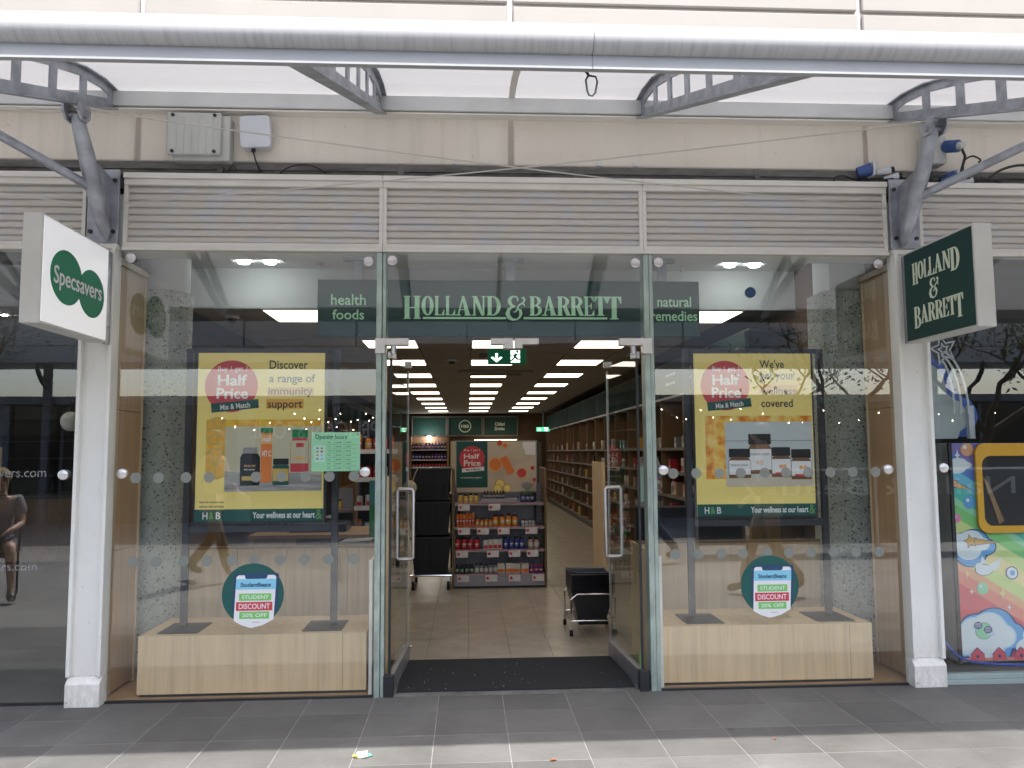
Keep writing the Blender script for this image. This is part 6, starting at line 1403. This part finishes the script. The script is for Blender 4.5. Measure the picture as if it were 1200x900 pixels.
# ================================================================== THE STREET BEHIND THE CAMERA (seen mirrored in the glass)
OW = -12.3
OB = thing('cafe_row', 'low dark fronted row of cafes across the street with a flat roof', 'building', (0, OW, 0))
MB().box(-24, 24, OW-5, OW+.06, 2.50, 2.66).build('roof', 'opposite_steel', OB); MB().box(-24, 24, OW-5, OW-4.8, 0, 2.49).build('rear_wall', 'opposite_dark', OB)
for k in range(-4, 5):
    x = k*5.0+.3
    MB().box(x-.15, x+.15, OW-.3, OW-.1, 0, 2.49).build('pier', 'opposite_steel', OB)
    MB().box(x+.2, x+4.8, OW-.22, OW-.2, .4, 2.48).build('shop_glass', 'opposite_glass', OB); MB().box(x+.16, x+4.84, OW-.28, OW-.15, 0, .39).build('stall_riser', 'opposite_dark', OB)
    for q in (1.2, 2.4, 3.6): MB().box(x+q-.03, x+q+.03, OW-.25, OW-.15, .4, 2.48).build('mullion', 'opposite_steel', OB)
OC = thing('added_walkway', 'added pale walkway on slim posts framing the mirrored sky strip', 'walkway', (0, -11.7, 0))  # added deck, shaped to leave a bright sky strip in the glass
MB().box(-24, 24, -13.0, -11.6, 3.30, 3.62).build('deck', 'opposite_wall', OC)
for k in range(-10, 11): MB().box(k*2.27+.02, k*2.27+2.25, -11.66, -11.58, 3.64, 5.05).build('parapet_panel', 'opposite_wall', OC)
MB().box(-24, 24, -11.76, -11.665, 3.64, 5.05).build('parapet_core', 'opposite_wall', OC)  # added backing that blocks sky between the parapet panels
for k in range(-2, 3): MB().tube([(k*9.5+.8, -12.2, 0), (k*9.5+.8, -12.2, 3.3)], .09, 12).build('post', 'opposite_steel', OC, smooth=True)
for k in range(-7, 8):
    pts = [(-11.75, 3.3), (-11.75, 3.18), (-11.95, 2.95), (-12.25, 2.80), (-12.3, 2.66), (-12.22, 2.66), (-12.17, 2.78), (-11.87, 2.92), (-11.70, 3.12), (-11.70, 3.3)]
    if k % 3 == 0: MB().prism(pts, k*3.3+1.2, k*3.3+1.26, 'x').build('bracket', 'opposite_dark', OC)
for i, (xa, xb, z, y) in enumerate(((-3.4, -1.6, 2.30, OW+1.0), (-5, -1, 2.15, OW+.6), (2.4, 5.6, 2.30, OW+1.0), (6.2, 11, 2.25, OW+.8))):
    t = thing('light_string', ['short dense string of warm bulbs on the cafe front opposite the left window', 'longer low string of warm bulbs opposite the left window', 'string of warm bulbs opposite the right window', 'string of warm bulbs opposite the grab machine'][i], 'string lights', (xa, y, z), 'bulb strings across the street')
    n = 12; P_ = [(xa+(xb-xa)*k/n, y+random.uniform(-.3, .3), z-.18*abs(sin(pi*k/3))+random.uniform(-.06, .06)) for k in range(n+1)]
    MB().tube(P_, .006, 5).build('cord', 'cable_black', t)
    m = MB()
    for p in P_: m.sphere((p[0], p[1], p[2]-.04), .015, 6, 4)
    m.build('bulbs', 'bulb', t)
# tree
def tree(x, y, h, seed, lab, spread=1.0, leafn=900):
    rnd = random.Random(seed); t = thing('street_tree', lab, 'tree', (x, y, 0), 'street trees')
    tr = MB(); tips = []
    def branch(p, d, L, r, k):
        pts = [p]; rs = [r]
        for i in range(4):
            d = (d+Vector((rnd.uniform(-.3, .3), rnd.uniform(-.3, .3), rnd.uniform(-.05, .22)))).normalized(); p = p+d*L/4; pts.append(p); rs.append(r*(1-.5*(i+1)/4))
        tr.tube(pts, rs, 7 if k < 2 else 5)
        if k >= 4: tips.append(p); return
        if k >= 2: tips.append(pts[2])
        for j in range(3 if k < 3 else 2):
            a = rnd.uniform(0, 2*pi); nd = (d*.6+Vector((cos(a)*spread, sin(a)*spread, rnd.uniform(.05, .5)))).normalized(); branch(p, nd, L*rnd.uniform(.62, .82), r*.48, k+1)
    branch(Vector((x, y, 0)), Vector((.05, 0, 1)), h*.36, .16, 0)
    tr.build('trunk', 'bark', t, smooth=True)
    lv = MB()
    for _ in range(leafn):
        c = rnd.choice(tips)+Vector((rnd.gauss(0, .16), rnd.gauss(0, .16), rnd.gauss(0, .14))); u = Vector((rnd.uniform(-1, 1), rnd.uniform(-1, 1), rnd.uniform(-1, 1))).normalized(); v = u.orthogonal().normalized(); s_ = rnd.uniform(.025, .06)
        lv.add([c-u*s_, c+v*s_*.4, c+u*s_, c-v*s_*.4], [(0, 1, 2, 3)])
    lv.build('crown', 'leaf', t)
tree(6.9, -9.4, 4.4, 3, 'thin crowned tree with spreading bare branches in the street', 1.1, 800)
tree(9.2, -9.5, 5.0, 5, 'leafy tree beside the kiosk in the street', .9, 1500)
tree(-9.5, -9.0, 5.2, 8, 'leafy street tree across from the left neighbouring shop', .9, 1800)
# low glass screen with lettering
t = thing('cafe_screen', 'low glass screen with large pale lettering in the street', 'screen', (5.2, -6.3, 0))
MB().box(3.2, 8.4, -6.31, -6.30, .12, 1.15).build('glass_panel', 'machine_glass', t); MB().box(3.2, 8.4, -6.33, -6.28, 1.15, 1.18).build('rail', 'brushed', t)
for x in (3.2, 5.8, 8.36): MB().box(x, x+.04, -6.33, -6.28, 0, 1.18).build('post', 'brushed', t)
text('Nails & Beauty', 'opposite_letter', t, (-7.9, -3.9, .72, 1.05), ('+y', -6.2985), .002)
t = thing('shop_name', 'row of pale letters fixed to the cafe front across the street', 'sign', (-4, OW, 2.3))
text('PELICAN STONE', 'opposite_letter', t, (1.9, 4.6, 1.75, 2.12), ('+y', OW-.08), .02)
# seated customer chair and small table
t = thing('street_chair', 'dark metal chair in the street left of the entrance', 'chair', (-4.95, -3.75, 0))
MB().box(-5.15, -4.72, -3.95, -3.53, .44, .46).build('seat', 'dark_metal', t)
for sx in (-5.13, -4.74):
    for sy in (-3.93, -3.55): MB().tube([(sx, sy, 0), (sx, sy, .44)], .012, 8).build('leg', 'dark_metal', t)
MB().tube([(-5.13, -3.93, .44), (-5.13, -4.0, .85), (-4.74, -4.0, .85), (-4.74, -3.93, .44)], .012, 8).build('backrest', 'dark_metal', t)

# ------------------------------------------------------------------ people in the street
def skinned(name, verts, edges, mat, parent, root=0, sub=1, off=(0, 0, 0)):
    me = bpy.data.meshes.new(name); me.from_pydata([v[0] for v in verts], edges, []); me.materials.append(mt(mat))
    o = link(name, me, parent)
    md = o.modifiers.new('skin', 'SKIN'); md.use_smooth_shade = True; md.branch_smoothing = .4
    for i, v in enumerate(verts):
        sv = me.skin_vertices[0].data[i]; r = v[1]; sv.radius = r if isinstance(r, tuple) else (r, r); sv.use_root = (i == root)
    s_ = o.modifiers.new('sub', 'SUBSURF'); s_.levels = sub; s_.render_levels = sub
    return o
def person(lab, loc, head_dir, J, top, legs, hair, grp, long_trousers=True, hairlong=False, scale=1.0):
    """J: joints in metres about the standing point, +y is forwards"""
    t = thing('person', lab, 'person', loc, grp); t.rotation_euler = (0, 0, head_dir); t.scale = (scale,)*3
    ORG[t.name] = (0, 0, 0)
    V = []; E = []; idx = {}
    def add(n, p, r, frm=None):
        V.append((tuple(p), r)); idx[n] = len(V)-1
        if frm: E.append((idx[frm], idx[n]))
    P_ = {k: Vector(v) for k, v in J.items()}
    add('pel', P_['pel'], .105); add('wst', P_['pel'].lerp(P_['chest'], .45), (.115, .09), 'pel'); add('chest', P_['chest'], (.15, .10), 'wst')
    add('nk', P_['neck'], .055, 'chest'); add('hd0', P_['head']-Vector((0, 0, .07)), .062, 'nk'); add('hd', P_['head']+Vector((0, .0, .0)), (.077, .092), 'hd0'); add('hd1', P_['head']+Vector((0, -.005, .075)), (.062, .075), 'hd')
    add('nose', P_['head']+Vector((0, .105, -.015)), .012, 'hd')
    for s in 'LR':
        add('sh'+s, P_['sh'+s], .052, 'chest'); add('el'+s, P_['el'+s], .038, 'sh'+s); add('wr'+s, P_['wr'+s], .025, 'el'+s)
        d = (P_['wr'+s]-P_['el'+s]).normalized(); sd = d.orthogonal().normalized(); pm_ = P_['wr'+s]+d*.05
        add('pm'+s, pm_, (.034, .016), 'wr'+s)
        for k in range(4): a = pm_+d*.03+sd*(.012*(k-1.5)*1.6); add('f%d%s' % (k, s), a, .0085, 'pm'+s); add('g%d%s' % (k, s), a+d*(.05+.008*(1.5-abs(k-1.5)))+Vector((0, .012, -.008)), .007, 'f%d%s' % (k, s))
        add('th'+s, P_['wr'+s]+d*.035+sd*.04, .010, 'pm'+s)
        add('hp'+s, P_['pel']+Vector(((-.09 if s == 'L' else .09), 0, -.03)), .085, 'pel'); add('kn'+s, P_['kn'+s], .055, 'hp'+s); add('ca'+s, P_['kn'+s].lerp(P_['an'+s], .35), .052, 'kn'+s); add('an'+s, P_['an'+s], .034, 'ca'+s); add('to'+s, P_['an'+s]+Vector(J.get('toe', (0, .17, -.05))), .032, 'an'+s)
    skinned('body', V, E, 'skin', t)
    def sub(names, extra, nm, mat, edges):
        vv = [((V[idx[n]][0]), tuple(q+extra for q in (V[idx[n]][1] if isinstance(V[idx[n]][1], tuple) else (V[idx[n]][1],)*2))) for n in names]
        ii = {n: i for i, n in enumerate(names)}; return skinned(nm, vv, [(ii[a], ii[b_]) for a, b_ in edges], mat, t)
    # clothes, cut a little short of wrist and ankle
    def mid(n, a, b_, u, r): V.append((tuple(Vector(V[idx[a]][0]).lerp(Vector(V[idx[b_]][0]), u)), r)); idx[n] = len(V)-1
    for s in 'LR': mid('cu'+s, 'el'+s, 'wr'+s, .8, .032); mid('ss'+s, 'sh'+s, 'el'+s, .7, .045); mid('sk'+s, 'hp'+s, 'kn'+s, .85, .068); mid('lt'+s, 'ca'+s, 'an'+s, .9, .05)
    longs = top[1]
    nm = ['pel', 'wst', 'chest', 'shL', 'shR']+(['elL', 'elR', 'cuL', 'cuR'] if longs else ['ssL', 'ssR'])
    ed = [('pel', 'wst'), ('wst', 'chest'), ('chest', 'shL'), ('chest', 'shR')]+([('shL', 'elL'), ('shR', 'elR'), ('elL', 'cuL'), ('elR', 'cuR')] if longs else [('shL', 'ssL'), ('shR', 'ssR')])
    sub(nm, .024, 'jacket' if longs else 'shirt', top[0], ed)
    nm = ['pel', 'hpL', 'hpR']+(['knL', 'knR', 'caL', 'caR', 'ltL', 'ltR'] if long_trousers else ['skL', 'skR'])
    ed = [('pel', 'hpL'), ('pel', 'hpR')]+([('hpL', 'knL'), ('hpR', 'knR'), ('knL', 'caL'), ('knR', 'caR'), ('caL', 'ltL'), ('caR', 'ltR')] if long_trousers else [('hpL', 'skL'), ('hpR', 'skR')])
    sub(nm, .012, 'trousers' if long_trousers else 'shorts', legs, ed)
    for s in 'LR': sub(['an'+s, 'to'+s], .014, 'shoe', 'shoe', [('an'+s, 'to'+s)])
    hd = P_['head']; m = MB().sphere((hd.x, hd.y-.025, hd.z+.035), (.098, .108, .10), 16, 10)
    if hairlong: m.tube([hd+Vector((0, -.07, .02)), hd+Vector((0, -.12, -.12)), hd+Vector((.04, -.11, -.28))], [.08, .075, .03], 10)
    h_ = m.build('hair', hair, t, smooth=True)
    e = MB()
    for s in (-1, 1): e.sphere((hd.x+s*.032, hd.y+.083, hd.z+.005), .010, 8, 6)
    e.build('eyes', 'cloth_black', t); MB().sphere((hd.x, hd.y+.080, hd.z-.045), (.022, .012, .006), 8, 6).build('mouth', 'p_red', t)
    return t
walk = dict(pel=(0, 0, .93), chest=(0, .03, 1.30), neck=(0, .03, 1.47), head=(0, .06, 1.60), shL=(-.17, .02, 1.40), shR=(.17, .02, 1.40), elL=(-.22, -.10, 1.13), elR=(.22, .06, 1.13), wrL=(-.21, .02, .90), wrR=(.20, .24, .98), knL=(-.09, .16, .50), knR=(.09, -.02, .50), anL=(-.08, .26, .10), anR=(.08, -.30, .14))
person('person in a black jacket and tan trousers walking past in the street', (3.05, -3.1, 0), radians(95), walk, ('cloth_black', True), 'cloth_tan', 'hair_dark', 'people walking in the street')
person('person in a white top and dark trousers walking in the street behind the camera', (2.45, -5.6, 0), radians(100), walk, ('cloth_white', True), 'cloth_denim', 'hair_dark', 'people walking in the street')
person('person in a tan coat walking in the street at left', (-2.95, -4.6, 0), radians(-80), walk, ('cloth_tan', True), 'cloth_tan', 'hair_dark', 'people walking in the street')
sit = dict(pel=(0, 0, .54), chest=(0, .06, .90), neck=(0, .08, 1.06), head=(0, .12, 1.19), shL=(-.17, .06, 1.0), shR=(.17, .06, 1.0), elL=(-.20, .14, .74), elR=(.20, .14, .74), wrL=(-.12, .34, .70), wrR=(.10, .34, .70), knL=(-.10, .44, .54), knR=(.10, .42, .54), anL=(-.10, .42, .10), anR=(.12, .50, .10))
person('person in a grey t-shirt and denim shorts sitting on a chair in the street', (-4.85, -3.75, 0), radians(-30), sit, ('cloth_grey', False), 'cloth_denim', 'hair_light', None, False, True)

finish_text()
